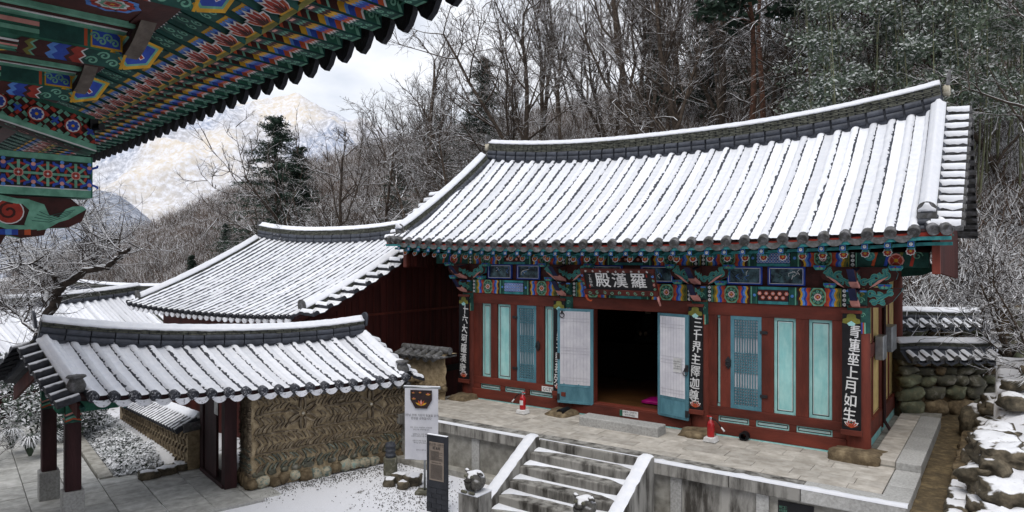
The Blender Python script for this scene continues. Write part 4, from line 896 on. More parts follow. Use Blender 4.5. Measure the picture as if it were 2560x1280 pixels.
# ---- hanging banner on a stand
t = thing('banner_stand', 'white fabric banner with lotus lantern picture hanging from a metal stand', 'banner', (-1.78, 13.75, 0), R(-9))
b = MB(); b.tube([(.05, .03, .05), (.05, .03, 2.1)], .022, 10); obj('pole', b, 'steel', t, True); b = MB(); b.tube([(-.38, 0, 2.1), (.38, 0, 2.1)], .022, 10); obj('top_bar', b, 'steel', t, True); b = MB(); b.tube([(-.35, 0, .68), (.35, 0, .68)], .014, 8); obj('bottom_bar', b, 'steel', t, True)
box('base', 'rock_grey', t, -.12, .22, -.12, .18, 0, .07, bev=.02); box('snow', 'snow', t, -.37, .37, -.015, .015, 2.118, 2.135, bev=.006)
b = MB(); b.grid([[(-.34+.68*i/12, -.03+.012*math.sin(i*.9+j*.3)*(1-j/20), .68+1.41*j/20) for i in range(13)] for j in range(21)]); M('fabric', '#d9dae0', '#cccdd6', sc=3, bump=.05); cl = obj('banner', b, 'fabric', t, True)
d = Dec((0, -.052, 0), (1, 0, 0), (0, 0, 1)); M('night', '#241c22', '#3a2c2a', sc=9, bump=0)
d.poly([(-.22, 2.06), (.22, 2.06), (.22, 1.87), (.12, 1.7), (-.12, 1.7), (-.22, 1.87)], 'night')
for cx, cz, s_ in ((0, 1.75, .13), (-.15, 1.87, .05), (.14, 1.96, .06), (-.16, 1.99, .04), (-.02, 2.0, .035)):
    for k in range(5): a = R(30+30*k); d.poly([(cx, cz), (cx+s_*.6*math.cos(a-.25), cz+s_*.6*math.sin(a-.25)), (cx+s_*math.cos(a), cz+s_*math.sin(a)), (cx+s_*.6*math.cos(a+.25), cz+s_*.6*math.sin(a+.25))], ('yellow', 'orange', 'pink', 'orange', 'yellow')[k])
d.build('printed_picture', cl)
for txt, z, s_ in (('나한님 전에 기원의 등불을 밝혀\n현생을 성취합시다', 1.53, .055), ('모든 기도는 마음에서 시작되며\n정성으로 이루어집니다', 1.3, .035), ('참배하시는 모든 분들의\n소원이 성취되기를 바랍니다', 1.17, .035), ('등불 하나에 마음을 담아\n부처님 전에 올립니다', 1.04, .035), ('접수는 종무소', .88, .035)): lo = link('lettering', text_mesh(txt, 'iron', s_, line=1.15), cl); lo.matrix_local = facing((0, -.054, z), (1, 0, 0), (0, 0, 1))
# dark pebbles showing through the thin snow near the wall foot
g = random.Random(15); b = MB()
for i in range(2600):
    f = g.random(); u = abs(g.gauss(0, .35)); x = -5.3+3.3*f+u*.63; y = 13.95+2.6*f*.95-u*.78-.15
    if g.random() < .35: x = -1.9+g.gauss(0, .55); y = 13.6+g.gauss(0, .6)
    s_ = g.uniform(.004, .015); a = g.random()*6; b.faces([(x+s_*math.cos(a+q*1.57)*1.2, y+s_*math.sin(a+q*1.57), .012+.02*nz3(x*.9, y*.9)) for q in range(4)]+[(x, y, .02*nz3(x*.9, y*.9)+.018+s_*.6)], [(0, 1, 4), (1, 2, 4), (2, 3, 4), (3, 0, 4)])
tag(obj('gravel', b, 'gravel', None, fix=False), 'dark gravel showing through thin snow along the clay wall foot', 'gravel', kind='stuff')
# ---- ground: courtyard snow with bare gravel patches
M('yard', (.73, .74, .78), '#5a564f', sc=2.2, rough=.85, bump=.5, bsc=70, det=10, ramp=(.30, .385))
b = MB(); rows = []
for j in range(60):
    y = -6+34*j/59; rows.append([(x, y, .02*nz3(x*.9, y*.9)+.012*nz3(x*3, y*3)) for x in [-6.6+22*i/70 for i in range(71)]])
b.grid(rows); tag(obj('courtyard_ground', b, 'yard', None, True), kind='structure')
# ---------------------------------------------------------------- gate with tiled roof, clay walls, second hall, far roofs
def leaf_mass(mb, c, rad, n, size, g, up=.55, shell=.5, mi=0):
    """many small leaf faces through an ellipsoid"""
    c = Vector(c)
    for _ in range(n):
        p = Vector((g.gauss(0, 1), g.gauss(0, 1), g.gauss(0, 1))).normalized()*(shell+(1-shell)*g.random())
        p = Vector((p.x*rad[0], p.y*rad[1], p.z*rad[2])); nrm = Vector((g.gauss(0, 1), g.gauss(0, 1), g.gauss(0, 1)+up*2)).normalized()
        a = nrm.cross(Vector((g.gauss(0, 1), g.gauss(0, 1), g.gauss(0, 1)))).normalized(); b_ = nrm.cross(a); s_ = size*g.uniform(.6, 1.3); q = c+p
        mb.faces([q-a*s_, q+b_*s_*.45, q+a*s_, q-b_*s_*.45], [(0, 1, 2, 3)], mi)
GL, GR = (-7.8, 12.35, 0), R(39)
gate = thing('gate_house', 'small roofed gate with snowy grey tiles on dark posts beside a clay wall', 'gate', GL, GR)
GM = Matrix.Translation(GL) @ Matrix.Rotation(GR, 4, 'Z')
GS = Slope(.02, 6.5, -.72, .8, 2.2, 2.98, .1, .2, .2, tilt=-.055, skew=-.45); GB = Slope(.02, 6.5, 2.2, .8, 2.2, 2.98, .1, .2, .2, tilt=-.055, skew=-.45)
gr_ = deck('roof', GS, 'darkwood', gate); deck('rear_roof_slope', GB, 'tile_snowy', gr_)
tile_rows(gr_, GS, .325, .08, step=.035, first=.18, snow=.7, ragged=1.25, dark=-1, disc='disc_snowy', gap=.02, lip=.016, dripmat='drip_snowy')
gp = [GS.P(.0+6.5*i/24, 1)+Vector((0, 0, .03)) for i in range(25)]
gu = ridge(gr_, gp, w=.14, layers=2, lh=.045, rr=.062, cap=.09, seg=.36, seed=21)
end_shield(gr_, gp[0]+Vector((.0, 0, gu-.14)), (-1, 0, .2), .16, .3, 'tile'); end_shield(gr_, gp[-1]+Vector((.0, 0, gu-.14)), (1, 0, .2), .16, .3, 'tile')
for xx, rev in ((.06, 0), (6.44, 1)):
    for SS in (GS, GB):
        pth = [SS.P(xx, v)+Vector((0, 0, .02)) for v in [.95-.8*i/8 for i in range(9)]]
        ridge(gr_, pth[::-1] if rev ^ (SS is GB) else pth, w=.12, layers=1, lh=.05, rolls=0, cap=.09, seg=.35, seed=31+rev, snow=1 if SS is GS else 0)
        if SS is GS:
            e = pth[-1]; b = MB(); b.lathe([(.14, -.02), (.16, .06), (.13, .14), (.1, .2), (.16, .23), (.14, .26)], e+Vector((0, -.04, -.03)), 10); obj('ridge_end_tile', b, 'tile_old', gr_, True)
wing_tiles(gr_, GS, .0, -.34, .085, sp=.2, v0=-.08, v1=.95, snow=0, mat='tile_snowy', drop=.1); wing_tiles(gr_, GB, .0, -.34, .085, sp=.2, v0=-.05, v1=.95, snow=0, mat='tile_snowy', drop=.1)
wing_tiles(gr_, GS, 6.5, .3, .085, sp=.2, v0=-.05, v1=.95, snow=1, mat='tile_snowy', drop=.1)
for sg in (-1, 1):                                            # painted barge boards on the left gable
    b = MB(); y0, y1 = (-.45, .78) if sg < 0 else (.82, 2.05); z0, z1 = (2.05, 2.78) if sg < 0 else (2.78, 2.05)
    b.prism([(y0, z0-.16), (y1, z1-.14), (y1, z1+.12), (y0, z0+.1)], (-.12, 0, 0), (-.3, 1, 0), (0, 0, 1), (.05, 0, 0)); obj('barge_board', b, 'plank', gate)
def tz(x): return -.055*x
for y, ln in ((0, 'front'), (1.62, 'back')):
    for k, x in enumerate((0,) if y == 0 else (-.2,)):
        box('plinth', 'granite', gate, x-.17, x+.17, y-.17, y+.17, -.1, .56, bev=.02)
        b = MB(); b.prism([(-.125, -.105), (-.105, -.125), (.105, -.125), (.125, -.105), (.125, .105), (.105, .125), (-.105, .125), (-.125, .105)], (x, y, .56), (1, 0, 0), (0, 1, 0), (0, 0, 1.6)); ps = obj('post', b, 'darkwood', gate, bev=.006)
        for side_, (o_, ex) in enumerate((((x-.12, y-.126, 1.72), (1, 0, 0)), ((x-.126, y+.12, 1.72), (0, -1, 0)))):
            d = Dec(o_, ex, (0, 0, 1)); d.rect(0, .24, .05, .5, 'green')
            for q, c in enumerate(('dgreen', 'orange', 'mint', 'dgreen', 'pink')): d.poly([(0, .03+.035*q), (.12, .07+.035*q), (.24, .03+.035*q), (.24, .06+.035*q), (.12, .1+.035*q), (0, .06+.035*q)], c)
            d.build('painted_band', ps)
        for q, (a, c, e, f) in enumerate(((-.3, 1.0, -.07, .07), )):
            b = MB(); b.prism([(-.28, 2.02), (-.22, 1.93), (.7, 1.93), (.98, 2.1), (.98, 2.16), (-.28, 2.16)], (0, y-.075, 0), (1, 0, 0), (0, 0, 1), (0, .15, 0)); ca = obj('bracket_arm', b, 'green', gate, bev=.008)
            d = Dec((-.13, y-.078, 1.9), (1, 0, 0), (0, 0, 1)); d.rect(0, .14, 0, .32, 'mint'); d.rect(.02, .12, .02, .3, 'black')
            for z in range(4): d.flower(.07, .055+.07*z, .032, 6, 'white', 'white', 'yellow')
            d.build('painted_pattern', ca)
    b = MB(); b.prism([(-.3, 2.12), (6.4, 1.76), (6.4, 1.94), (-.3, 2.3)], (0, y-.08, 0), (1, 0, 0), (0, 0, 1), (0, .16, 0)); bm_ = obj('beam', b, 'green', gate, bev=.008)
    d = Dec((-.3, y-.083, 2.12), (1, 0, -.0537), (0, 0, 1))
    for x0 in (.15, 1.35, 2.6):
        for k, c in enumerate(('dgreen', 'orange', 'yellow', 'lblue', 'blue', 'orange')): d.wave(x0+.35+.05*k, x0+.4+.05*k, 0, .2, 1, .03, c)
        d.flower(x0+.1, .1, .09, 8, 'vermil', 'white', 'yellow'); d.circ(x0+.26, .1, .07, 'black'); d.spiral(x0+.26, .1, .05, 'orange', .02)
    for z in (.07, .14): d.rect(.9, 1.4, z, z+.01, 'dgreen')
    d.build('painted_pattern', bm_)
    for k in range(19): x = .1+.325*k; b = MB(); b.tube([(x, -.5 if y == 0 else 2.1, 2.06+tz(x)), (x-.4, .75 if y == 0 else .85, 2.66+tz(x))], .045, 8); rf = obj('rafter', b, 'dgreen', gate, 50)
box('cross_beam', 'green', gate, -.08, .08, .08, 1.54, 2.0, 2.3); box('cross_beam', 'darkwood', gate, 2.6, 2.8, .08, 1.54, 2.0, 2.3)
# door frame across the passage, leaves folded open
for y in (.02, 1.58):
    box('door_post', 'darkwood', gate, 2.58, 2.82, y-.11, y+.11, 0, 2.3)
b = MB(); b.box(2.62, 2.78, .13, 1.47, 1.92, 2.02); obj('door_lintel', b, 'darkwood', gate)
T = Matrix.Translation((2.7, .14, 0)) @ Matrix.Rotation(R(-28), 4, 'Z'); b = MB(T); b.box(0, .05, 0, .02, .08, 1.9)
for k in range(4): b = MB(T); b.box(.0, .05, .0+.17*k, .167+.17*k, .1, 1.9); lf = obj('door_plank', b, 'darkwood', gate, bev=.004)
b = MB(); b.box(2.62, 2.67, .62, 1.46, .1, 1.9); obj('door_leaf', b, 'darkwood', gate); box('threshold', 'darkwood', gate, 2.55, 2.85, .0, 1.6, .0, .1)
nt = notice_t = thing('paper_notice', 'small white paper notice pinned on the dark gate door', 'notice', GM @ Vector((2.56, .4, 1.45)), GR); box('sheet', 'white', nt, -.01, 0, -.1, .12, 0, .3, bev=0)
# ---- clay wall with herringbone tile shards
cw = thing('tile_pattern_wall', 'ochre clay wall with herringbone roof tile shards and two flower motifs beside the gate', 'wall', GM @ Vector((0, -.42, 0)), GR)
b = MB(); b.box(2.98, 6.62, .02, .6, 0, 2.06); obj('clay_core', b, 'clay', cw, bev=.03)
g = random.Random(12)
for i in range(17):
    x = 3.0+.225*i; blob('base_stone', 'rock' if g.random() > .4 else 'mortar', cw, (x+g.uniform(-.03, .03), .03, .1+g.uniform(-.03, .05)), .13*g.uniform(.8, 1.25), .12, .12*g.uniform(.8, 1.2), seed=i*2.7, amp=.35, n=2)
for i in range(14): x = 3.15+.26*i; blob('base_stone', 'rock_grey', cw, (x, .04, .31), .11*g.uniform(.7, 1.2), .07, .07, seed=i*1.9+60, amp=.35, n=2)
for i in range(4): blob('base_stone', 'rock', cw, (2.98, .12+.16*i, .16), .1, .1, .16, seed=i+90, amp=.3, n=2)
def shard_mesh(L, t, mat, bend=.016):
    b = MB(); rows = []
    for k in range(5): f = -1+.5*k; rows.append([(f*L/2, -.03, bend*(1-f*f)-t), (f*L/2, -.03, bend*(1-f*f)+t), (f*L/2, .03, bend*(1-f*f)+t), (f*L/2, .03, bend*(1-f*f)-t)])
    o = b.grid(rows, 0, True); b.f.append([o, o+1, o+2, o+3]); b.m.append(0); b.f.append([o+16, o+17, o+18, o+19]); b.m.append(0); return b.mesh('tile_shard', mat, 40)
SM = {m: shard_mesh(.18, .014, m) for m in ('shard', 'shard_moss')}; SH = {m: shard_mesh(.3, .011, m, .008) for m in ('shard', 'shard_moss')}
cnt = 0; rest = MB()
def put_shard(p, rot, me, sc_=1.):
    """first 300 are single parts, further ones join one mesh"""
    global cnt
    cnt += 1; mtx = Matrix.Translation(p) @ Matrix.Rotation(rot[2], 4, 'Z') @ Matrix.Rotation(rot[1], 4, 'Y') @ Matrix.Scale(sc_, 4)
    if cnt <= 300: o = link('tile_shard', me, cw); o.matrix_local = mtx
    else: rest.faces([mtx @ v.co for v in me.vertices], [list(q.vertices) for q in me.polygons], 0 if 'moss' not in me.materials[0].name else 1)
fl = [(4.05, 1.42), (5.62, 1.4)]
def near_fl(x, z): return any(math.hypot(x-a, z-c) < .34 for a, c in fl)
rows_ = [.42, .59, .8, .97, 1.2, 1.37, 1.6, 1.77]
for k, z in enumerate(rows_):
    x = 3.12
    while x < 6.5:
        if not near_fl(x, z): put_shard((x+g.uniform(-.015, .015), g.uniform(-.012, .018), z+g.uniform(-.02, .02)+.025*nz3(x*1.5, k)), (0, R(50 if k % 2 else -50)+g.uniform(-.25, .25), g.uniform(-.15, .15)), SM['shard_moss' if z < .7 and g.random() < .7 else 'shard'], g.uniform(.8, 1.12))
        x += .088
for z in (.71, 1.09, 1.49, 1.88, 1.93, 1.98):
    x = 3.1
    while x < 6.5:
        if not near_fl(x, z): put_shard((x+.13, .0, z+g.uniform(-.008, .008)), (0, g.uniform(-.04, .04), 0), SH['shard'])
        x += .29
for k in range(52):                                           # end of the wall: level tile courses
    z = .3+.033*k
    for y in (.13, .42): put_shard((2.96, y+g.uniform(-.05, .05), z), (0, g.uniform(-.06, .06), R(-90)), SH['shard_moss' if z < .8 and g.random() < .5 else 'shard'], g.uniform(.8, 1.05))
for a, c in fl:                                               # flower motifs of bent tiles
    for k in range(6):
        an = R(90+60*k); px_, pz = a+.2*math.cos(an), c+.2*math.sin(an)
        for sg in (-1, 1):
            o = link('petal_tile', SM['shard'], cw); o.matrix_local = Matrix.Translation((px_-sg*.035*math.sin(an), -.004, pz+sg*.035*math.cos(an))) @ Matrix.Rotation(-an+(0 if sg > 0 else math.pi), 4, 'Y') @ Matrix.Scale(1.35, 4)
    b = MB(); b.lathe([(.03, -.02), (.03, .02), (.01, .03)], n=10); o = obj('flower_centre', b, 'plaster', cw, 40); o.matrix_local = Matrix.Translation((a, -.04, c)) @ Matrix.Rotation(R(90), 4, 'X')
for k in range(3): o = link('petal_tile', SM['shard'], cw); o.matrix_local = Matrix.Translation((4.88, -.004, 1.52+.08*k)) @ Matrix.Rotation(math.pi, 4, 'Y') @ Matrix.Scale(1.5-.35*k, 4)
obj('tile_shard_fill', rest, ['shard', 'shard_moss'], cw, kind='stuff')
for k in range(16):                                           # cover tiles below the gate eave
    b = MB(); x = 3.1+.225*k; b.tube([(x, -.2, 1.98+tz(x)+.12), (x, .1, 2.04+tz(x)+.12)], .075, 10); obj('cover_tile', b, 'tile_old', cw, 50)
# short clay wall closing the gap to the hall
kw = thing('clay_wall', 'crumbling ochre clay wall stub topped with old tiles next to the leftmost hall column', 'wall', HALL_LOC, HALL_RZ)
b = MB(); rows = []
for j in range(13): z = .9+1.3*j/12; rows.append([(-10.9+1.6*i/16, -.75+.07*nz3(i*.6, j*.6)+.03*nz3(i*2, j*2), z) for i in range(17)])
b.grid(rows); b.grid([[(x, -.72, 2.2), (x, -.3, 2.2)] for x in (-10.9, -9.3)]); obj('clay_core', b, 'clay', kw, True)
for i in range(22): blob('wall_stone', 'rock', kw, (-10.8+g.random()*1.45, -.77, .95+g.random()*.55), .14, .08, .09, seed=i*3.3, amp=.35)
for i in range(5): b = MB(); x = -10.9+.33*i; b.tube([(x, -.62, 2.3), (x+.32, -.62, 2.29)], [.085, .095], 10); obj('ridge_tile', b, 'tile_old', kw, 50)
for i in range(6): b = MB(); x = -10.85+.26*i; b.tube([(x, -.98, 2.1+g.uniform(-.03, .03)), (x+.05, -.68, 2.22)], .085, 10); obj('cover_tile', b, 'tile_old', kw, 50)
b = MB(); b.box(-10.95, -9.3, -1.0, -.3, 2.12, 2.17); obj('coping_slab', b, 'tile_old', kw, bev=.02)
# stones piled at the wall foot, small chimney pot
for i, (x, y, s_) in enumerate(((-2.35, 14.5, .17), (-2.05, 14.3, .2), (-2.5, 14.2, .13), (-2.2, 14.05, .12))):
    o = blob('loose_stone', 'rock_snow', None, (x, y, .08), s_, s_*.9, s_*.75, seed=i*7+3, amp=.3, n=3); tag(o, ('squat loose stone with snow cap left of the banner pole', 'largest snow capped loose stone right behind the banner pole', 'small loose stone nearest the clay wall end', 'smallest loose stone in front of the pile below the banner')[i], 'stone', 'loose stones below the banner')
t = thing('chimney_pot', 'small dark ribbed chimney pot standing between clay wall and banner', 'chimney', (-2.62, 15.0, 0)); b = MB(); b.lathe([(.15, 0), (.15, .35), (.13, .37)], n=14); obj('base', b, 'rock_grey', t, 40); b = MB(); b.lathe([(.1, .36), (.12, .42), (.1, .46), (.12, .52), (.1, .56), (.12, .62), (.09, .68)], n=14); obj('pot', b, 'tile', t, 40)
# ---- paved path through the gate
pv = tag(bpy.data.objects.new('stone_path', None), kind='structure'); COL.objects.link(pv); pv.location = GL; pv.rotation_euler = (0, 0, GR); g = random.Random(3)
x = -5.5
while x < 2.9:
    w = g.uniform(.5, .75); y = -1.0+g.uniform(-.2, 0)
    while y < 2.3 or (x < .7 and y < 9):
        h = g.uniform(.55, .95); b = MB(); b.box(x+.006, x+w-.006, max(y, -1.02)+.006, y+h-.006, -.1, .022+g.uniform(-.006, .004)); obj('paving_slab', b, 'paver_grey', pv, bev=.012); y += h
    x += w
b = MB(); b.box(-5.5, 3.0, -1.18, -1.03, -.1, .05); obj('kerb', b, 'granite', pv, bev=.012)
b = MB(); b.prism([(.75, 2.25), (1.0, 2.25), (1.0, 9), (.75, 9)], (0, 0, -.1), (1, 0, 0), (0, 1, 0), (0, 0, .16)); obj('kerb', b, 'granite_worn', pv, bev=.012)
# outer low wall running back from the gate
ow = thing('outer_wall', 'low clay wall with snowy tile coping running back behind the gate posts', 'wall', GL, GR)
b = MB(); b.prism([(1.75, -.3), (9.5, -1.0), (9.5, .35), (1.75, .92)], (2.35, 0, 0), (0, 1, 0), (0, 0, 1), (.45, 0, 0)); obj('clay_core', b, 'clay', ow)
g = random.Random(8)
for k in range(26):
    for z in range(5): 
        y = 1.85+.28*k; zt = .85-.074*(y-1.75); o = link('tile_shard', SM['shard'], ow); o.matrix_local = Matrix.Translation((2.34, y+(.12 if z % 2 else 0), zt-.1-.15*z)) @ Matrix.Rotation(R(-90), 4, 'Z') @ Matrix.Rotation(R(40 if z % 2 else -40), 4, 'Y')
for k in range(30):
    y = 1.8+.26*k; zt = .96-.074*(y-1.75)
    b = MB(); b.tube([(2.1, y, zt-.06), (2.55, y, zt+.16)], .075, 8); obj('cover_tile', b, 'tile_snowy', ow, 50)
    b = MB(); b.grid([[(2.15+.4*i/4, y+.05+.16*j/3, zt-.04+.2*i/4+.02) for j in range(4)] for i in range(5)]); obj('snow', b, 'snow', ow, True)
ridge(ow, [Vector((2.6, 1.75+7.5*i/10, 1.08-.55*i/10)) for i in range(11)], w=.12, layers=1, lh=.05, rolls=0, cap=.09, seg=.35, seed=77)
b = MB(); b.tube([(2.25, 1.72, .95), (2.9, 1.72, 1.02)], .1, 8); b.tube([(2.25, 1.9, .98), (2.9, 1.9, 1.05)], .1, 8); obj('end_cover_tile', b, 'tile_old', ow, 50)
for i in range(3): blob('foot_stone', 'rock_snow', ow, (1.6+.35*i, 1.75+.1*i, .06), .22, .2, .12, seed=i+2, amp=.3, n=3)
# bank of snow-laden ground cover below the outer wall
g = random.Random(4); b = MB()
for i in range(12000):
    y = 2.2+6.8*g.random(); x = 1.05+.95*g.random()**1.2; z = -.02+((x-1.0)*.2+.16*max(0, nz3(x*2.2, y*2.2)+.2))*min(1, (y-2.15)*1.5)-.04*(y-2); s_ = .03*g.uniform(.6, 1.6)
    nrm = Vector((g.gauss(0, .6)-.3, g.gauss(0, .6), 1)).normalized(); a = nrm.cross(Vector((g.gauss(0, 1), g.gauss(0, 1), .1))).normalized(); c = nrm.cross(a); q = Vector((x, y, z+.12*g.random()))
    b.faces([q-a*s_, q+c*s_*.6, q+a*s_, q-c*s_*.6], [(0, 1, 2, 3)])
o = obj('ground_cover', b, 'leaf', None, fix=False); o.location = GL; o.rotation_euler = (0, 0, GR); tag(o, 'snow dusted low evergreen plants on the bank below the outer wall', 'plants', kind='stuff')
b = MB(); b.grid([[(1.02+1.35*i/8, 2.2+7*j/24, -.12+.2*i/8*1.3*min(1, 7*j/24*1.2)-.05*7*j/24+.05*nz3(i, j)) for i in range(9)] for j in range(25)]); o = obj('planted_bank', b, 'rock_snow', None, True); o.location = GL; o.rotation_euler = (0, 0, GR); tag(o, kind='structure')
# ---- second hall behind
H2 = HM @ Vector((-15.6, -.2, 1.0))
h2 = thing('second_hall', 'neighbouring hall with broad snowy tile roof and dark red plank gable', 'temple hall', H2, HALL_RZ)
A = Slope(-4.1, 3.95, -3.3, 1.35, 2.12, 4.12, .12, .26, .25); A2 = Slope(-4.1, 3.95, 6.0, 1.35, 2.12, 4.12, .12, .26, .25)
r2 = deck('roof', A, 'darkwood', h2); deck('rear_roof_slope', A2, 'tile_snowy', r2)
tile_rows(r2, A, .285, .07, step=.09, first=.12, disc='tile_snowy', gap=.02, lip=.008, dripmat='drip_snowy')
p2_ = [A.P(-4.1+8.05*i/20, 1)+Vector((0, 0, .02)) for i in range(21)]
u2 = ridge(r2, p2_, w=.15, layers=4, lh=.04, rr=.07, cap=.09, seg=.4, seed=51); end_shield(r2, p2_[0]+Vector((0, 0, u2-.1)), (-1, 0, .2), .14, .26)
for xx in (-4.02, 3.9):
    pth = [A.P(xx, v) for v in [.96-.9*i/10 for i in range(11)]]; ridge(r2, pth[::-1] if xx > 0 else pth, w=.12, layers=3, lh=.036, rolls=0, cap=.09, seg=.4, seed=61)
    end_shield(r2, pth[-1]+Vector((0, -.02, .05)), (0, -1, .2), .13, .24)
wing_tiles(r2, A, 3.98, .5, .09, sp=.42, v0=.0, v1=.98, mat='tile_snowy'); wing_tiles(r2, A, -4.12, -.3, .08, sp=.3, v0=0, v1=.6, mat='tile_snowy', snow=0)
gw = box('gable_wall', 'plank', h2, -3.6, 3.55, -2.5, 5.2, .3, 2.2, bev=0); b = MB(); b.prism([(-2.5, 2.2), (5.2, 2.2), (1.35, 3.95)], (-3.6, 0, 0), (0, 1, 0), (0, 0, 1), (7.15, 0, 0)); obj('gable_infill', b, 'plank', gw)
for i in range(30):
    y = -2.5+.257*i; zt = 2.1+max(0, (3.85-abs(y+.13-1.35))*.45); b = MB(); b.box(3.56, 3.585, y+.004, y+.253, .3, zt); obj('plank', b, 'plank', gw); b = MB(); b.box(3.586, 3.605, y-.018, y+.018, .3, zt); obj('batten', b, 'plank', gw)
box('sill', 'dark', h2, 3.5, 3.68, -2.6, 5.2, .12, .3); box('bargeboard_beam', 'redwood_h', h2, 3.5, 3.62, -2.4, 5.1, 2.06, 2.12)
b = MB(); b.prism([(-3.1, 1.98), (1.35, 4.0), (1.35, 3.7), (-3.1, 1.72)], (3.66, 0, 0), (0, 1, 0), (0, 0, 1), (.05, 0, 0)); obj('bargeboard', b, 'plank', h2)
b = MB(); b.box(-3.6, 3.5, -2.45, 5.1, -1.5, .3); obj('base_wall', b, 'plank', h2)
# ---- two farther roofs on lower ground
def far_roof(loc, rz, L, run, rise, lab, sp=.34):
    t = thing('far_hall', lab, 'temple hall', loc, rz)
    a = Slope(-L/2, L/2, -run, 0, 0, rise, .2, .3, .25); a2 = Slope(-L/2, L/2, run, 0, 0, rise, .2, .3, .25)
    r_ = deck('roof', a, 'darkwood', t); deck('rear_roof_slope', a2, 'tile_snowy', r_); tile_rows(r_, a, sp, .08, step=.25, first=.1, disc=None, gap=.02)
    ridge(r_, [a.P(-L/2+L*i/14, 1) for i in range(15)], w=.17, layers=3, lh=.07, rolls=1, rr=.09, cap=.1, seg=.6)
    for xx in (-L/2+.1, L/2-.1): p_ = [a.P(xx, v) for v in (.96, .75, .5, .25, .05)]; ridge(r_, p_ if xx < 0 else p_[::-1], w=.13, layers=2, lh=.06, rolls=0, cap=.1, seg=.6)
    box('wall', 'plank', t, -L/2+.8, L/2-.8, -run+1.2, run-1.2, -2.5, .4, bev=0)
far_roof((-18.6, 37., .6), R(4), 9.5, 4.6, 2.15, 'distant low hall roof with pale snowy ridge behind the gate roof')
far_roof((-19.8, 26.5, .2), R(63), 12., 4.8, 2.5, 'large snow covered roof slope at the left picture edge behind the old tree')
# ---------------------------------------------------------------- stone walls and terrace on the right
def stone_wall(name, lab, loc, rz, L, h, sizes, seed, coping=True, mat=('rock_grey', 'rock', 'rock_grey', 'mortarless')):
    t = thing(name, lab, 'wall', loc, rz); g = random.Random(seed)
    b = MB(); b.box(0, L, .1, .55, -.3, h); obj('wall_core', b, 'dirt', t)
    z = 0
    while z < h-.03:
        hh = sizes(z)*g.uniform(.85, 1.15); x = g.uniform(-.05, .02)
        while x < L-.03:
            w = hh*g.uniform(1.05, 2.0); w = min(w, L-x+.05)
            o = blob('stone', g.choice(('rock_grey', 'rock', 'rock_grey', 'rock_moss')), t, (x+w/2, .08+g.uniform(-.03, .03), z+hh/2+g.uniform(-.02, .02)), w*.50, .17, hh*.50, seed=g.random()*90, amp=.4, n=2, sqr=.62, freq=1.7, rot=(0, g.uniform(-.18, .18), 0))
            x += w
        z += hh*.95
    return t
M('dirt', '#6b5a42', '#453a2c', sc=7, rough=.95, bump=.6, bsc=40); M('rock_moss', '#8f957c', '#5a604f', sc=5, rough=.95, bump=.6, bsc=18, c3='#6b6a55')
M('dirt_snow', '#77684d', '#4c4232', sc=6, rough=.95, bump=.7, bsc=40, c3='#5f523d')
def coping(t, L, h, rolls=True, snow=1.):
    """tile coping: scalloped eave tiles in front, ridge above"""
    n = int(L/.3); b = MB(); b.prism([(-.22, h-.02), (.6, h+.02), (.35, h+.22), (.1, h+.22)], (0, 0, 0), (0, 1, 0), (0, 0, 1), (L, 0, 0)); obj('coping_bed', b, 'tile', t)
    for i in range(n):
        x = .15+L/n*i; b = MB(); b.tube([(x, -.27, h+.03), (x, .0, h+.13)], [.085, .08], 10); ct = obj('cover_tile', b, 'tile_old', t, 50)
        b = MB(); b.grid([[(x+.09*math.cos(R(a)), y, h+.04+(y+.27)*.39+.093*math.sin(R(a))+.01) for a in range(35, 146, 18)] for y in [-.26+.045*k for k in range(7)]]); obj('snow', b, 'snow', ct, True)
        if i < n-1: b = MB(); xm = x+L/n/2; b.grid([[(xm+q*L/n*.34, y, h+.0+(y+.27)*.39+.05*q*q+.02) for q in (-1, -.5, 0, .5, 1)] for y in [-.25+.06*k for k in range(8)]]); obj('snow_channel', b, 'snow', t, True); b = MB(); b.prism([(-L/n*.45, .04), (-L/n*.25, -.01), (0, -.025), (L/n*.25, -.01), (L/n*.45, .04), (L/n*.4, -.02), (0, -.09), (-L/n*.4, -.02)], (xm, -.29, h), (1, 0, 0), (0, 0, 1), (0, .03, 0)); obj('drip_tile', b, 'tile', t)
    ridge(t, [Vector((L*i/6, .24, h+.2+.02*math.sin(i))) for i in range(7)], w=.13, layers=2, lh=.045, rolls=1 if rolls else 0, rr=.06, cap=.085, seg=.35, seed=int(L*9))
w1 = stone_wall('stone_wall', 'low fieldstone wall with snowy tile coping right behind the hall corner', (8.95, 15.95, 1.0), R(4), 2.3, 1.28, lambda z: .44 if z < .1 else .2+.09*(z < .7), 3); coping(w1, 2.3, 1.3)
w2 = stone_wall('upper_stone_wall', 'second tile capped stone wall stepping up the slope behind the first one', (9.35, 17.6, 2.1), R(3), 2.7, .75, lambda z: .2, 6); coping(w2, 2.7, .78)
w3 = stone_wall('retaining_wall', 'rough tan stone wall rising at the right picture edge above the terrace', (12.35, 17.2, 2.1), R(-6), 2.2, 1.35, lambda z: .3, 16)
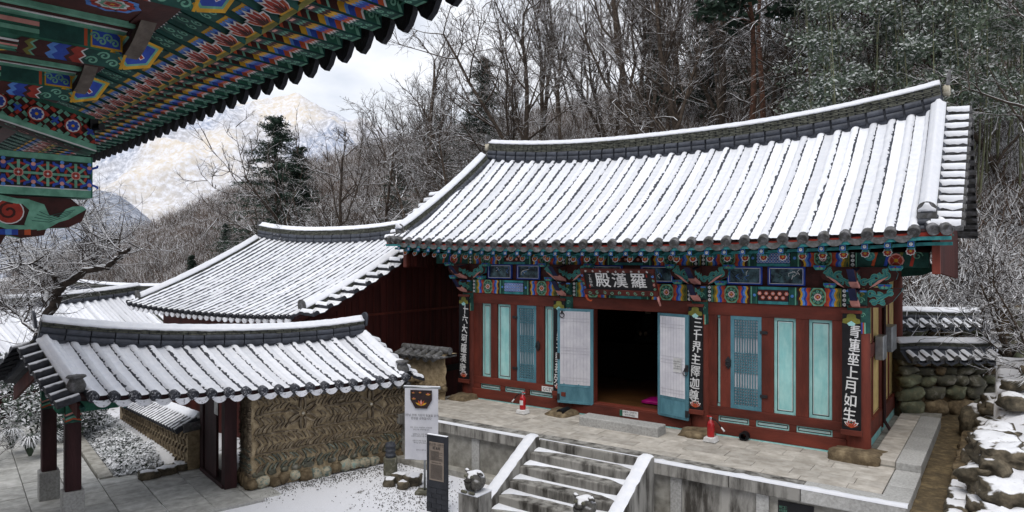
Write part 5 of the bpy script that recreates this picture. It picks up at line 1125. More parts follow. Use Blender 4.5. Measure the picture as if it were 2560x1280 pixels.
# terrace retaining rocks along the gutter
tr = thing('terrace_wall', 'snow capped dry stone terrace wall along the gutter at the right edge', 'wall', HALL_LOC, HALL_RZ); g = random.Random(9)
for k, (y, z0, n_) in enumerate(((-2.6, .7, 2), (-2.0, .9, 2), (-1.35, .95, 3), (-.7, .95, 3), (-.05, .95, 3), (.55, 1.0, 2), (1.2, 1.0, 2), (1.8, 1.0, 2), (2.5, 1.0, 3), (3.1, 1.0, 3))):
    for j in range(n_):
        hh = .3; x = 1.98+.07*j+g.uniform(-.05, .05)+(.12 if k < 2 else 0)
        blob('stone', 'rock_snow', tr, (x, y+g.uniform(-.06, .06), z0+.12+.3*j), .3*g.uniform(.85, 1.1), .34*g.uniform(.9, 1.15), .2*g.uniform(.85, 1.1), seed=g.random()*99, amp=.45, n=3, sqr=.75, freq=1.9, rot=(g.uniform(-.15, .15), g.uniform(-.15, .15), g.uniform(-.4, .4)))
def terr(x, y):
    h = 1.72+.1*nz3(x*1.3, y*1.3)+.05*nz3(x*4, y*4)
    h += .22*max(0, y-1.0)*.9+.16*max(0, x-2.2)
    if y < -1.4: h -= .5*min(1, (-1.4-y)/.5)
    return h
b = MB(); b.grid([[(x, y, terr(x, y)-(1.2 if i == 0 else 0)) for i, x in enumerate([1.98+.09*abs(nz3(y*2, 1))]+[2.05+9*(k/26)**1.6+.12*nz3(y*2.2, k*.01) for k in range(27)])] for y in [-7+.16*j for j in range(75)]])
o = obj('snowy_terrace', b, 'snow_terrace', None, True) if 'snow_terrace' in MATS else None
M('snow_terrace', (.73, .74, .78), '#4f493d', sc=3.4, rough=.85, bump=.6, bsc=30, det=10, ramp=(.36, .44))
o = obj('terrace_ground', b, 'snow_terrace', None, True); o.matrix_world = HM; tag(o, kind='structure')
b = MB(); b.grid([[(x, y, .92+.05*nz3(x*3, y*3)+.05*max(0, y)*.5) for x in [1.0+1.1*i/10 for i in range(11)]] for y in [-7+.25*j for j in range(50)]]); o = obj('gutter_ground', b, 'dirt_snow', None, True); o.matrix_world = HM; tag(o, kind='structure')
gk = thing('gutter_kerb', 'broken line of mossy flat stones edging the drain beside the platform', 'kerb', HALL_LOC, HALL_RZ)
for k in range(13): blob('stone', 'rock_snow' if k < 5 else 'rock', gk, (1.62+.03*nz3(k, 1), -2.9+.5*k, .97+.01*k), .16, .26, .1, seed=k*3.1, amp=.3, n=3)
o = blob('boulder', 'rock_snow', None, HM @ Vector((1.75, 3.1, 1.2)), .32, .3, .42, seed=44, amp=.3, n=3); tag(o, 'dark pointed boulder with a snow cap at the far end of the gutter', 'boulder')
for k, (x, y, z, s_) in enumerate(((2.35, 1.6, 2.05, .28), (2.8, 2.7, 2.4, .35), (2.3, 2.5, 2.2, .2), (3.1, 4.2, 2.8, .4))): o = blob('terrace_rock', 'rock_snow', None, HM @ Vector((x, y, z)), s_, s_*.8, s_*.55, seed=k*9+5, amp=.3, n=3); tag(o, ('broad snow covered rock on the terrace edge above the gutter', 'large tan rock on the terrace below the retaining wall', 'small dark rock on the terrace close to the stone wall', 'uppermost snow covered rock at the foot of the retaining wall')[k], 'rock', 'rocks on the terrace')
def tuft(loc, n, L, lab, mat='leaf', seed=1, cat='grass'):
    t = thing('grass_tuft', lab, cat, loc); g = random.Random(seed); b = MB()
    for _ in range(n):
        a = g.random()*6.28; s_ = L*g.uniform(.6, 1.1); w = .012; d = Vector((math.cos(a), math.sin(a), 0)); q = d.cross(Vector((0, 0, 1)))*w; k = g.uniform(.4, 1.)
        P = [Vector((0, 0, 0))+d*.03, d*s_*.35*k+Vector((0, 0, s_*.75)), d*s_*.8*k+Vector((0, 0, s_*.7*(1.2-k*.6)))]
        b.faces([P[0]-q, P[0]+q, P[1]+q, P[2], P[1]-q], [(0, 1, 2, 4), (4, 2, 3)])
    obj('leaves', b, mat, t, fix=False)
tuft(HM @ Vector((2.6, 1.9, 2.1)), 160, .55, 'snowy grass tuft on the terrace at the right picture edge', seed=3)
# ---------------------------------------------------------------- painted eave of the building the camera stands under
FL, FR = (-.364, 4.52, 0), math.atan2(.714, -.7)
fg = thing('main_hall_eave', 'colourfully painted eave with bracket arms and rafters overhanging the upper left', 'temple hall', FL, FR)
def fz(x): return 6.255+.055*min(1, max(0, (7-x)/4))+(.035*(2.6-x)**2*.55 if x < 2.6 else 0)
SPC = .272
def banded(d, u0, seq, w):
    """stripes across a member, seq of (length, colour, kind)"""
    u = u0
    for ln, c, k in seq:
        if k == 'z':
            P = [(u-.012+(.03 if i % 2 else 0), -w/2+w*i/6) for i in range(7)]; d.poly(P+[(x+ln+.012, y) for x, y in P[::-1]], c)
        else: d.rect(u, u+ln, -w/2, w/2, c)
        if k == 's':
            for v in (-.25, .25): d.spiral(u+ln*.35, v*w*1.1, w*.21, 'mint', .012); 
            d.spiral(u+ln*.72, 0, w*.22, 'mint', .013)
        if k == 'p': d.rect(u+ln*.2, u+ln*.4, -w*.25, w*.25, 'pink'); d.rect(u+ln*.55, u+ln*.75, -w*.25, w*.25, 'pink')
        if k == 'w': d.rect(u, u+.006, -w/2, w/2, 'white')
        u += ln
    return u
M('armgrey', '#6a625a', '#4c453f', sc=6)
M('under_tile', '#22232a', '#16171c', sc=8, rough=.8, bump=.4)
# drip tiles, flying rafters, round rafters: one painted mesh each, copied along the eave
b = MB(); b.prism([(-.118, .07), (-.122, .0), (-.112, -.05), (-.066, -.12), (0, -.16), (.066, -.12), (.112, -.05), (.122, .0), (.118, .07)], (0, -.03, .05), (1, 0, 0), (0, 0, 1), (0, .045, 0)); lobe = b.mesh('drip_tile', 'under_tile')
b = MB(); b.prism([(-.06, 0), (.06, 0), (.06, .12), (-.06, .12)], (0, .03, 0), (1, 0, 0), (0, 0, 1), (0, .78, .047)); fly = b.mesh('flying_rafter', 'dgreen')
d = Dec((0, .03, 0), (0, 1, .06), (1, 0, 0)); banded(d, .002, ((.025, 'mint', ''), (.17, 'dgreen', 's'), (.02, 'white', 'z'), (.045, 'orange', 'z'), (.05, 'blue', 'z'), (.03, 'lblue', 'z'), (.05, 'yellow', 'z'), (.05, 'dkred', 'z'), (.02, 'mint', 'z'), (.03, 'dgreen', 'z'), (.12, 'black', 'p'), (.07, 'olive', 'w')), .12)
flm_ = d.build('painted_bands', fg); flyd = flm_.data; bpy.data.objects.remove(flm_)
d = Dec((-.061, .04, .01), (0, 1, .06), (0, 0, 1)); d.n = Vector((-1, 0, 0)); u_ = 0
for ln, c in ((.03, 'mint'), (.1, 'green'), (.02, 'white'), (.05, 'orange'), (.055, 'blue'), (.03, 'lblue'), (.055, 'yellow'), (.07, 'dkred'), (.02, 'mint'), (.05, 'dkred'), (.03, 'orange'), (.12, 'black'), (.06, 'olive')): d.poly([(u_, 0), (u_+ln, 0), (u_+ln+.02, .05), (u_+ln, .1), (u_, .1), (u_+.02, .05)], c); u_ += ln
d.spiral(.09, .05, .035, 'mint', .014)
o = d.build('painted_side', fg); flys = o.data; bpy.data.objects.remove(o)
oc = [(-.085, -.075), (.085, -.075), (.112, -.03), (.112, .04), (.085, .085), (-.085, .085), (-.112, .04), (-.112, -.03)]
b = MB(); b.prism(oc, (0, .7, .02), (1, 0, 0), (0, 0, 1), (0, 2.2, .66)); rft = b.mesh('rafter', 'dgreen')
d = Dec((0, .7, -.056), (0, 1, .3), (1, 0, 0)); w = .18
d.rect(.0, .03, -w/2, w/2, 'olive'); d.rect(.03, .26, -w/2, w/2, 'yellow')
for k in range(4): d.circ(.2, (-1.5+k)*w/4, .03, 'blue', 10)
for k in range(4): d.circ(.215, (-1.5+k)*w/4, .02, 'lblue', 10)
for a, c in ((-1.0, 'orange'), (1.0, 'orange'), (-.5, 'vermil'), (.5, 'vermil'), (0, 'vermil')):
    ca, sa = math.cos(a), math.sin(a); L = .17
    for q, col in ((1, 'white'), (.85, c), (.5, 'dkred')): d.poly([(.045+L*q*(x*ca-y*sa), L*q*(x*sa+y*ca)) for x, y in ((0, 0), (.4, -.24), (.75, -.2), (1.05, 0), (.75, .2), (.4, .24))], col)
banded(d, .26, ((.2, 'dgreen', 's'), (.03, 'white', 'z'), (.06, 'vermil', 'z'), (.06, 'blue', 'z'), (.04, 'lblue', 'z'), (.05, 'dkred', 'z'), (.03, 'yellow', 'z')), w)
o = d.build('painted_lotus', fg); rfd = o.data; bpy.data.objects.remove(o)
n0, n1 = -6, 42
for i in range(n0, n1):
    x = SPC*i+.02; z = fz(x)
    link('drip_tile', lobe, fg, (x, 0, z))
    q = link('flying_rafter', fly, fg, (x+.03, 0, z)); link('painted_bands', flyd, q, (0, 0, -.001)); link('painted_side', flys, q)
    q = link('rafter', rft, fg, (x+.03, 0, z)); link('painted_lotus', rfd, q, (0, 0, -.001))
def strip(name, mat, y0, y1, z0, z1, par=fg, slope=0.):
    b = MB(); X = [-2.2+13.8*i/40 for i in range(41)]; rows = [[(x, y0, fz(x)+z0), (x, y1, fz(x)+z0+slope), (x, y1, fz(x)+z1+slope), (x, y0, fz(x)+z1)] for x in X]; b.grid(rows, 0, True); return obj(name, b, mat, par)
strip('eave_board', 'green', .05, .075, .06, .12); strip('soffit_board', 'dkred', .05, .8, .125, .14, slope=.03)
strip('lower_eave_board', 'olive', .66, .71, -.03, .02); strip('roof', 'under_tile', .03, 3.4, .17, .3, slope=1.3); strip('rafter_soffit', 'dkred', .72, 3.0, .125, .15, slope=.68)
strip('outer_purlin', 'dkred', 1.26, 1.44, -.03, .16); strip('inner_purlin', 'dkred', 2.05, 2.25, .02, .3)
# ceiling strip between the purlins, with flower panels, and bracket arms with hexagonal ends
strip('bracket_ceiling', 'dkred', 1.44, 2.05, .045, .06)
def hexarm(x, y0, zc, L=1.1):
    """bracket arm whose hexagonal nose points to the courtyard"""
    H_ = [(-.13, -.07), (0, -.15), (.13, -.07), (.13, .1), (-.13, .1)]
    b = MB(); K_ = 1.7; b.faces([(x+p, y0+(.1-q)*.6-1.3*p, zc+q) for p, q in H_]+[(x+p, y0+L, zc+q) for p, q in H_], [(0, 1, 2, 3, 4), (9, 8, 7, 6, 5)]+[(i, (i+1) % 5, 5+(i+1) % 5, 5+i) for i in range(5)]); a = obj('bracket_arm', b, 'green', fg)
    d = Dec((x, y0+.06, zc), (1, -1.3, 0), (0, -.6, 1))
    d.poly(H_, 'yellow'); d.poly([(p*.82, q*.82) for p, q in H_], 'mint'); d.poly([(p*.7, q*.7) for p, q in H_], 'blue')
    for k in range(3): an = R(90+120*k); d.ribbon([(0, 0), (.065*math.cos(an), .065*math.sin(an))], .03, 'white'); d.ribbon([(0, 0), (.06*math.cos(an), .06*math.sin(an))], .02, 'vermil')
    d.build('painted_nose', a)
    for sg in (-1, 1):                                         # sloping undersides: scrolls then chevrons
        ey = Vector((sg*.13, 0, .08)); d = Dec((x, y0+.16, zc-.15), (0, 1, 0), ey.normalized()); d.n = Vector((sg*.52, 0, -.85)); w = .15
        u = .02; d.rect(0, .02, 0, w, 'yellow')
        for ln, c, k in ((.22, 'dgreen', 's'), (.012, 'white', ''), (.06, 'vermil', ''), (.03, 'dkred', ''), (.07, 'blue', ''), (.04, 'lblue', ''), (.08, 'dkred', ''), (.015, 'mint', ''), (.03, 'olive', ''), (.04, 'dkred', '')):
            P = [(u+(.03 if i % 2 else 0), w*i/4) for i in range(5)]; d.poly(P+[(p+ln+.01, q) for p, q in P[::-1]], c)
            if k == 's':
                for q in range(3): d.spiral(u+.05+.065*q, w*(.3+.4*(q % 2)), .04, 'mint', .014)
            u += ln
        for q, (c, t) in enumerate((('mint', .3), ('pink', .45), ('dkred', .62), ('white', .75))): d.rect(u+.02, L-.3, w*(t-.1), w*(t+.02), c)
        d.build('painted_underside', a)
        d = Dec((x+sg*.131, y0+.19, zc-.06), (0, 1, 0), (0, 0, 1)); d.n = Vector((sg, 0, 0))
        d.rect(0, .2, 0, .16, 'yellow'); d.poly([(.015, .015), (.19, .015), (.19, .14), (.06, .145), (.015, .1)], 'blue')
        for q in range(4): d.spiral(.05+.04*q, .05+.03*(q % 2), .03, 'mint', .012)
        d.rect(.22, .5, .0, .16, 'dgreen'); d.rect(.22, .24, 0, .16, 'orange')
        for q, c in enumerate(('mint', 'pink', 'mint')): d.rect(.5, L-.28, .02+.05*q, .05+.05*q, c)
        d.build('painted_side', a)
    return a
for k, x in enumerate((-.75, .72, 2.15, 3.6)):
    hexarm(x, 1.22, fz(x)-.1, 1.1); hexarm(x+.0, 2.0, fz(x)-.12, 1.05)
    for sg in (-1, 1):                                         # curved cross arms
        b = MB(); P = [(sg*(.08+.62*t), -.16+.3*t**1.7) for t in [i/8 for i in range(9)]]; b.prism(P+[(p, q+.07) for p, q in P[::-1]], (x, 1.3, fz(x)-.02), (1, 0, 0), (0, 0, 1), (0, .1, 0)); obj('cross_arm', b, 'armgrey', fg)
    xm = x+.735                                                # flower panel between two arms, edged by striped battens
    pb = MB(); pb.box(xm-.56, xm+.56, 1.4, 3.1, fz(xm)-.03, fz(xm)-.01); pn = obj('ceiling_panel', pb, 'dkred', fg)
    for yy_ in (1.62, 2.3):
        d = Dec((xm, yy_, fz(xm)-.031), (1, 0, 0), (0, -1, 0)); d.flower(0, 0, .17, 8, 'vermil', 'lblue', None, inner='dkred', fat=.75); d.flower(0, 0, .1, 8, 'mint', 'white', None, a0=.39); d.flower(0, 0, .055, 6, 'vermil', 'pink', 'yellow'); d.build('painted_flower', pn)
    for q in (-1, 1):
        for o_, w_, c in ((.3, .05, 'mint'), (.37, .02, 'pink'), (.41, .05, 'dkred'), (.48, .02, 'white'), (.5, .06, 'mint')):
            e0, e1 = sorted((xm+q*o_, xm+q*(o_+w_))); bb = MB(); bb.box(e0, e1, 1.4, 3.1, fz(xm)-.05-.012*(c == 'mint'), fz(xm)-.03); obj('ceiling_batten', bb, c, pn)
# ---- beam ends and carved scroll at the corner column
XB = 4.45
def mosaic(d, w, h, sl=0.):
    """interlocked bars with blue flowers"""
    d.poly([(0, 0), (w, sl*w), (w, h+sl*w), (0, h)], 'dkred'); g = random.Random(2)
    nx = int(w/.055); ny = max(2, int(h/.055))
    for i in range(nx):
        for j in range(ny):
            cx, cy = (i+.5)*w/nx, (j+.5)*h/ny+sl*(i+.5)*w/nx; a = R(45 if (i+j) % 2 else -45)
            d.ribbon([(cx-.026*math.cos(a), cy-.026*math.sin(a)), (cx+.026*math.cos(a), cy+.026*math.sin(a))], .03, 'mint' if (i*2+j) % 3 else 'vermil')
    for i in range(int(w/.3)+1):
        cx = w-.2-.3*i; cy = h*.5+sl*cx; d.circ(cx, cy, .075, 'vermil'); d.circ(cx, cy, .062, 'white', 12); d.flower(cx, cy, .055, 8, 'blue', 'blue', 'yellow')
        cx += .15; cy = h*.5+sl*cx
        for a in (45, -45): d.ribbon([(cx-.04*math.cos(R(a)), cy-.04*math.sin(R(a))), (cx+.04*math.cos(R(a)), cy+.04*math.sin(R(a)))], .022, 'blue')
b = MB(); b.prism([(1.0, 5.74), (1.0, 6.1), (2.9, 6.57), (2.9, 6.31)], (XB, 0, 0), (0, 1, 0), (0, 0, 1), (.34, 0, 0)); ub = obj('upper_beam', b, 'green', fg)
d = Dec((XB, 2.9, 6.28), (0, -1, 0), (0, 0, 1)); mosaic(d, 1.9, .26, -.255); d.poly([(0, -.02), (1.9, -.53), (1.9, -.47), (0, .03)], 'mint'); d.poly([(0, -.03), (1.9, -.54), (1.9, -.525), (0, -.015)], 'white'); d.build('painted_mosaic', ub)
d = Dec((XB, 1.0, 5.739), (0, 1, .3), (1, 0, 0)); d.rect(.1, 1.9, .05, .29, 'dkred')
for k in range(14): d.circ(.2+.12*k, .11+.1*(k % 2), .045, 'pink' if k % 2 else 'mint'); d.circ(.2+.12*k, .11+.1*(k % 2), .03, 'dkred', 10)
d.build('painted_underside', ub)
lb = box('lower_beam', 'green', fg, XB-.01, XB+.3, 1.02, 2.9, 5.28, 5.69, bev=.01); d = Dec((XB-.011, 2.9, 5.28), (0, -1, 0), (0, 0, 1)); W_ = 1.86
d.rect(0, W_, .0, .07, 'mint'); d.rect(0, W_, .35, .405, 'mint'); d.rect(0, W_, .075, .345, 'black'); d.rect(0, W_, .07, .08, 'white')
for k in range(8):
    cx = W_-.02-.235*k; cy = .21
    if k % 1 == 0:
        cx -= .11; d.circ(cx, cy, .1, 'vermil', 18); d.circ(cx, cy, .08, 'black', 18)
        for q in range(8): a = R(45*q); d.ribbon([(cx+.035*math.cos(a), cy+.035*math.sin(a)), (cx+.118*math.cos(a), cy+.118*math.sin(a))], .024, 'mint')
        d.flower(cx, cy, .042, 4, 'vermil', 'pink', 'white', a0=.78)
        for q in (-1, 1):
            for e in (-1, 1): d.ribbon([(cx+.117, cy+q*.03), (cx+.117-e*.02, cy+q*.08), (cx+.117-e*.07, cy+q*.1), (cx+.117-e*.07, cy+q*.12)], .024, 'blue')
            d.circ(cx+.117, cy+q*.085, .02, 'pink', 8); d.circ(cx+.117, cy+q*.12, .018, 'lblue', 8)
d.build('painted_mosaic', lb)
b = MB(); P = [(2.9, 5.27), (1.2, 5.27), (1.12, 5.2), (1.06, 5.17), (1.1, 5.05), (1.22, 4.98), (1.4, 4.97), (1.42, 4.9), (1.6, 4.87), (1.72, 4.9), (1.78, 4.78), (1.95, 4.72), (2.9, 4.72)]; b.prism(P, (XB+.06, 0, 0), (0, 1, 0), (0, 0, 1), (.16, 0, 0), 0, 1); sc_ = obj('carved_scroll', b, ['dkred', 'mint'], fg)
d = Dec((XB+.058, 2.9, 4.7), (0, -1, 0), (0, 0, 1))
d.poly([(1.32, .3), (1.4, .24), (1.5, .26), (1.6, .33), (1.68, .36), (1.74, .4), (1.84, .47), (1.8, .5), (1.72, .49), (1.66, .46), (1.6, .38), (1.52, .4), (1.48, .5), (1.36, .54), (1.3, .5), (1.36, .44)], 'mint')
for k in range(4): d.ribbon([(1.38+.02*k, .34+.03*k), (1.52, .33+.02*k), (1.68+.02*k, .4+.02*k)], .006, 'dgreen')
d.ribbon([(1.0, .42), (1.05, .33), (1.2, .27), (1.4, .27), (1.5, .28)], .045, 'mint'); d.circ(1.2, .42, .12, 'white', 18); d.circ(1.2, .42, .11, 'vermil', 18); d.spiral(1.2, .42, .085, 'dkred', .022, 1.2); d.circ(1.0, .5, .07, 'blue'); d.spiral(1.0, .5, .05, 'lblue', .02)
d.circ(1.02, .16, .09, 'mint'); d.spiral(1.02, .16, .07, 'dgreen', .02); d.ribbon([(1.12, .55), (1.26, .52), (1.36, .52)], .05, 'mint')
for k, c in enumerate(('blue', 'lblue', 'blue', 'dkred', 'orange', 'dkred')): d.poly([(1.12+.05*k, .2), (1.17+.05*k, .2), (1.17+.05*k, .255), (1.12+.05*k, .25)], c)
d.build('painted_scroll', sc_)
b = MB(); b.tube([(4.38, 1.02, 5.98), (4.28, .98, 5.98)], .035, 12); b.box(4.36, 4.44, .99, 1.06, 5.97, 6.06); o = obj('security_camera', b, 'black', None, 50); o.location = FL; o.rotation_euler = (0, 0, FR); tag(o, 'small black round camera fixed to the painted beam end', 'camera')

# body of the building behind the camera and the terrace underfoot (they shade the soffit)
b = MB(); b.box(-7, 12, 3.3, 3.5, 2.6, 6.9); obj('hall_wall', b, 'redwood', fg); b = MB(); b.box(-7, 12, 2.7, 7, -.2, 3.0); obj('stone_terrace', b, 'paver', fg, bev=.02)
# ---------------------------------------------------------------- terrain, trees, mountains
import numpy as np
def interp(t, P):
    if t <= P[0][0]: return P[0][1]
    for (a, u), (b_, v) in zip(P, P[1:]):
        if t <= b_: return u+(v-u)*(t-a)/(b_-a)
    return P[-1][1]
RID = [(-.9, 0), (-.75, 1.5), (-.68, 3.2), (-.6, 5.2), (-.5, 8), (-.39, 11.5), (-.28, 15), (-.16, 16.8), (0, 19.5), (.2, 23), (.41, 28), (.6, 32), (.75, 36), (1.2, 46)]
Z0 = [(-.9, -3), (-.5, -2.5), (-.25, -1), (0, .5), (.3, 1.5), (.5, 2.2), (.8, 2.6), (1.2, 3)]
YS = [(-.9, 52), (-.5, 46), (-.3, 38), (-.1, 27), (.1, 24), (.4, 21.5), (.6, 19), (.9, 19)]
def hill(x, y):
    p = x/max(y, 8.); a = interp(p, YS); t = max(0, min(1.25, (y-a)/(78-a))); z = interp(p, Z0)
    return z+(interp(p, RID)-z)*(t**.85 if t < 1 else 1+(t-1)*.1)+.35*nz3(x*.25, y*.25)*min(1, t*6)+.12*nz3(x*.9, y*.9)*min(1, t*6)
M('hillside', '#52463d', '#312923', sc=3., rough=.95, bump=.8, bsc=14, det=10, snow=(.92, .12, .9), snsc=1.1, c3='#423830')
b = MB(); rows = []
for j in range(80):
    y = 17+68*(j/79)**1.15; rows.append([(p*y, y, hill(p*y, y)) for p in [-.95+2.1*i/120 for i in range(121)]])
b.grid(rows); tag(obj('wooded_hillside', b, 'hillside', None, True, fix=False), kind='structure')
M('valley', (.72, .73, .77), '#6b6a66', sc=.08, rough=.95, bump=.2, bsc=2, det=9, ramp=(.34, .46))
b = MB(); b.faces([(-3500, -300, -4.2), (3500, -300, -4.2), (3500, 5000, -4.2), (-3500, 5000, -4.2)], [(0, 1, 2, 3)]); tag(obj('ground', b, 'valley', None), kind='structure')
b = MB(); b.grid([[(x, y, -.25-.06*max(0, -x-8)-.02*max(0, y-14)+.06*nz3(x*.8, y*.8)) for x in [-34+28*i/50 for i in range(51)]] for y in [2+44*j/60 for j in range(61)]]); tag(obj('garden_ground', b, 'snow_terrace', None, True), kind='structure')
# ---- mountains
def mountain(name, ridge_px, d0, d1, z0, amp, mat, seed, n=260, m=70):
    b = MB(); rows = []; lo, hi = ridge_px[0][0], ridge_px[-1][0]
    for j in range(m):
        v = j/(m-1); Y = d0+(d1-d0)*v; row = []
        for i in range(n):
            px = lo+(hi-lo)*i/(n-1); zr = 4.7+(640-interp(px, ridge_px))/1740*d1; X = (px-1280)/1740*Y
            f = v**.9; rn = 1-abs(noise.fractal(Vector((X*.004+seed, Y*.004, 0)), 1., 2., 4))*2
            z = z0+(zr-z0)*f+amp*rn*math.sin(math.pi*min(1, v*1.02))*.8+amp*.25*noise.fractal(Vector((X*.02, Y*.02, seed)), 1., 2., 4)*(1 if v < 1 else .5)
            row.append((X, Y, z))
        rows.append(row)
    b.grid(rows); o = obj(name, b, mat, None, True, fix=False); tag(o, kind='structure'); return o
def mtn_mat(name, snowc, tree_shade, warm, sc1, sc2):
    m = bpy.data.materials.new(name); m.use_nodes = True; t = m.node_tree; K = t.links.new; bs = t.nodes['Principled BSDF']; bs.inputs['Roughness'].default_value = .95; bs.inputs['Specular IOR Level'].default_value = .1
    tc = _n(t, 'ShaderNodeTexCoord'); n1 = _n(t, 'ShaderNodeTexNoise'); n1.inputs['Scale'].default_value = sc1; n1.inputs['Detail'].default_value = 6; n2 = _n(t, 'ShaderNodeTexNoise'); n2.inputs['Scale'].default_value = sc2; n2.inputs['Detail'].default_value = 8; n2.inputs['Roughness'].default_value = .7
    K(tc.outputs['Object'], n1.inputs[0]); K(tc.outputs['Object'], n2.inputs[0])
    r1 = _n(t, 'ShaderNodeValToRGB'); r1.color_ramp.elements[0].position = .42; r1.color_ramp.elements[1].position = .58; r1.color_ramp.elements[0].color = (*lin(tree_shade), 1); r1.color_ramp.elements[1].color = (*lin(warm), 1); K(n1.outputs['Fac'], r1.inputs[0])
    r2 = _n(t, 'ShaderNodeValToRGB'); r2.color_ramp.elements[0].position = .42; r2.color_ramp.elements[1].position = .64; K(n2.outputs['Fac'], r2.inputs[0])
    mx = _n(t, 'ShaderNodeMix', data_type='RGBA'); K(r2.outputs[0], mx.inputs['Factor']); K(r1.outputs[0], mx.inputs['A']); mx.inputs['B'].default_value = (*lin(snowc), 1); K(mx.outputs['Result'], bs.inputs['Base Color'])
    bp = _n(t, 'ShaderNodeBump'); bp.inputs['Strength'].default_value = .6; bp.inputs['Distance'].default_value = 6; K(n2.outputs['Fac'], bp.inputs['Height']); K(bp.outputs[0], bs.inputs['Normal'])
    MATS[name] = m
mtn_mat('mtn_far', '#e0e2ea', '#98a1b3', '#d3c9ba', .0045, .13); mtn_mat('mtn_near', '#c3c7d2', '#4d5768', '#747c8a', .012, .25)  # mtn_far: sunlit cream, bluish shade over forest and haze softness painted as colour
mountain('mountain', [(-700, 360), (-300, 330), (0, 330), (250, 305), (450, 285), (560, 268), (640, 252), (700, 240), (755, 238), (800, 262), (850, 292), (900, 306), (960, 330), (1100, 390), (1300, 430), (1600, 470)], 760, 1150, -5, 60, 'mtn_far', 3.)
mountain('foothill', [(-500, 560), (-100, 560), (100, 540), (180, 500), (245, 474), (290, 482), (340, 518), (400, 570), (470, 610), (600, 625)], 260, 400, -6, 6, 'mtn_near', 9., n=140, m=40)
# ---- bare trees
M('bark_snow', '#40362f', '#201a17', sc=9, rough=.95, bump=.5, bsc=30, snow=(.5, .1, .5), snsc=5)
def tubes(mb, g, p, d, L, r, n, wob, seg, up=0., mi=0):
    """one bent tapering branch; returns its centre line"""
    pts = [p.copy()]; rr = [r]; q = p.copy(); dd = d.normalized()
    for k in range(seg):
        dd = (dd+Vector((g.gauss(0, wob), g.gauss(0, wob), g.gauss(0, wob)+up))).normalized(); q = q+dd*(L/seg); pts.append(q.copy()); rr.append(r*(1-.75*(k+1)/seg))
    mb.tube(pts, rr, n, mi, cap=False); return pts
def bare_tree(seed, H, r0, lean=0., stems=1, spread=.8, low=.3, twig=.012, l2=6, l3=6, l4=3, upk=.06, tm='twig'):
    g = random.Random(seed); T = MB(); C = MB()
    def side(pts, i, ang):
        t = (pts[min(i+1, len(pts)-1)]-pts[max(i-1, 0)]).normalized(); a = t.cross(Vector((g.gauss(0, 1), g.gauss(0, 1), g.gauss(0, 1)))).normalized(); return (t*math.cos(ang)+a*math.sin(ang)).normalized()
    for s_ in range(stems):
        an = 6.28*s_/stems+g.random(); d0 = Vector((math.cos(an)*spread*.35*(stems > 1)+lean, math.sin(an)*spread*.35*(stems > 1), 1))
        tp = tubes(T, g, Vector((.15*math.cos(an)*(stems > 1), .15*math.sin(an)*(stems > 1), -.3)), d0, H*g.uniform(.85, 1.), r0*g.uniform(.8, 1), 8, .07, 12, .02)
        for i in range(int(12*low), 13):
            f = i/12
            for _ in range(1 if f < .5 else 2):
                L1 = H*.42*(1.15-f*.7)*g.uniform(.6, 1.1); p1 = tubes(T, g, tp[i], side(tp, i, g.uniform(.6, 1.15)*spread), L1, r0*(1-.72*f)*.5, 6, .14, 7, upk)
                for _ in range(l2):
                    j = g.randint(2, 7); L2 = L1*.5*g.uniform(.5, 1.1); p2 = tubes(C, g, p1[j], side(p1, j, g.uniform(.4, 1.1)), L2, max(twig*1.6, r0*.16*(1-.6*f)), 4, .17, 5, upk*.8)
                    for _ in range(l3):
                        k = g.randint(1, 5); L3 = L2*.5*g.uniform(.5, 1.2); p3 = tubes(C, g, p2[k], side(p2, k, g.uniform(.3, 1.)), L3, twig, 3, .18, 3, upk)
                        for _ in range(l4): m_ = g.randint(1, 3); tubes(C, g, p3[m_], side(p3, m_, g.uniform(.3, .9)), L3*.55*g.uniform(.5, 1.2), twig*.6, 3, .15, 2, upk)
    return T.mesh('trunk', 'bark', True, False), C.mesh('crown', tm, True, False)
TT = [bare_tree(11, 13, .2, .05, 1, .85, .3), bare_tree(12, 11, .15, .2, 3, .9, .3, l2=5, l3=5), bare_tree(13, 15, .24, -.05, 1, .7, .38), bare_tree(14, 9, .12, .1, 4, 1.1, .15, l2=5, l3=5), bare_tree(15, 12, .17, -.25, 2, 1., .3, l2=5, l3=6)]
def put_tree(k, x, y, s_, rz, lab, group=None, z=None, tilt=(0, 0), name='bare_tree'):
    t = thing(name, lab, 'tree', (x, y, hill(x, y)-.1 if z is None else z), rz, group); t.rotation_euler = (tilt[0], tilt[1], rz); t.scale = (s_,)*3
    link('trunk', TT[k][0], t); link('crown', TT[k][1], t); return t
g = random.Random(21); GRP = 'bare trees on the wooded hillside'
spots = [(830, 33, 3, .95, 'spreading bare tree with thin pale branches rising against the sky above the second hall'), (910, 29, 1, 1.0, 'many stemmed bare tree leaning left beside the hall roof corner'), (1010, 35, 4, 1., 'slender bare tree against the bright sky right of the eave tip'), (1110, 31, 2, .85, 'tall bare tree left of the hall ridge end with upright branches'), (1180, 26, 1, .9, 'leaning bare tree just behind the left end of the hall ridge'), (1330, 29, 0, 1., 'bare tree with snow lined limbs behind the left half of the ridge'), (1480, 27, 4, 1.1, 'forked bare tree bending left above the middle of the ridge'), (1590, 33, 2, 1.1, 'tall straight trunk tree behind the middle of the ridge'), (1700, 28, 0, 1.05, 'large bare tree with thick mossy trunk above the ridge centre'), (1800, 31, 2, 1.15, 'upright dark trunk tree right of the ridge centre'), (2100, 30, 4, 1., 'twisted dark trunk tree above the right half of the ridge'), (2200, 27, 3, .8, 'low snow laced tree just behind the right roof half')]
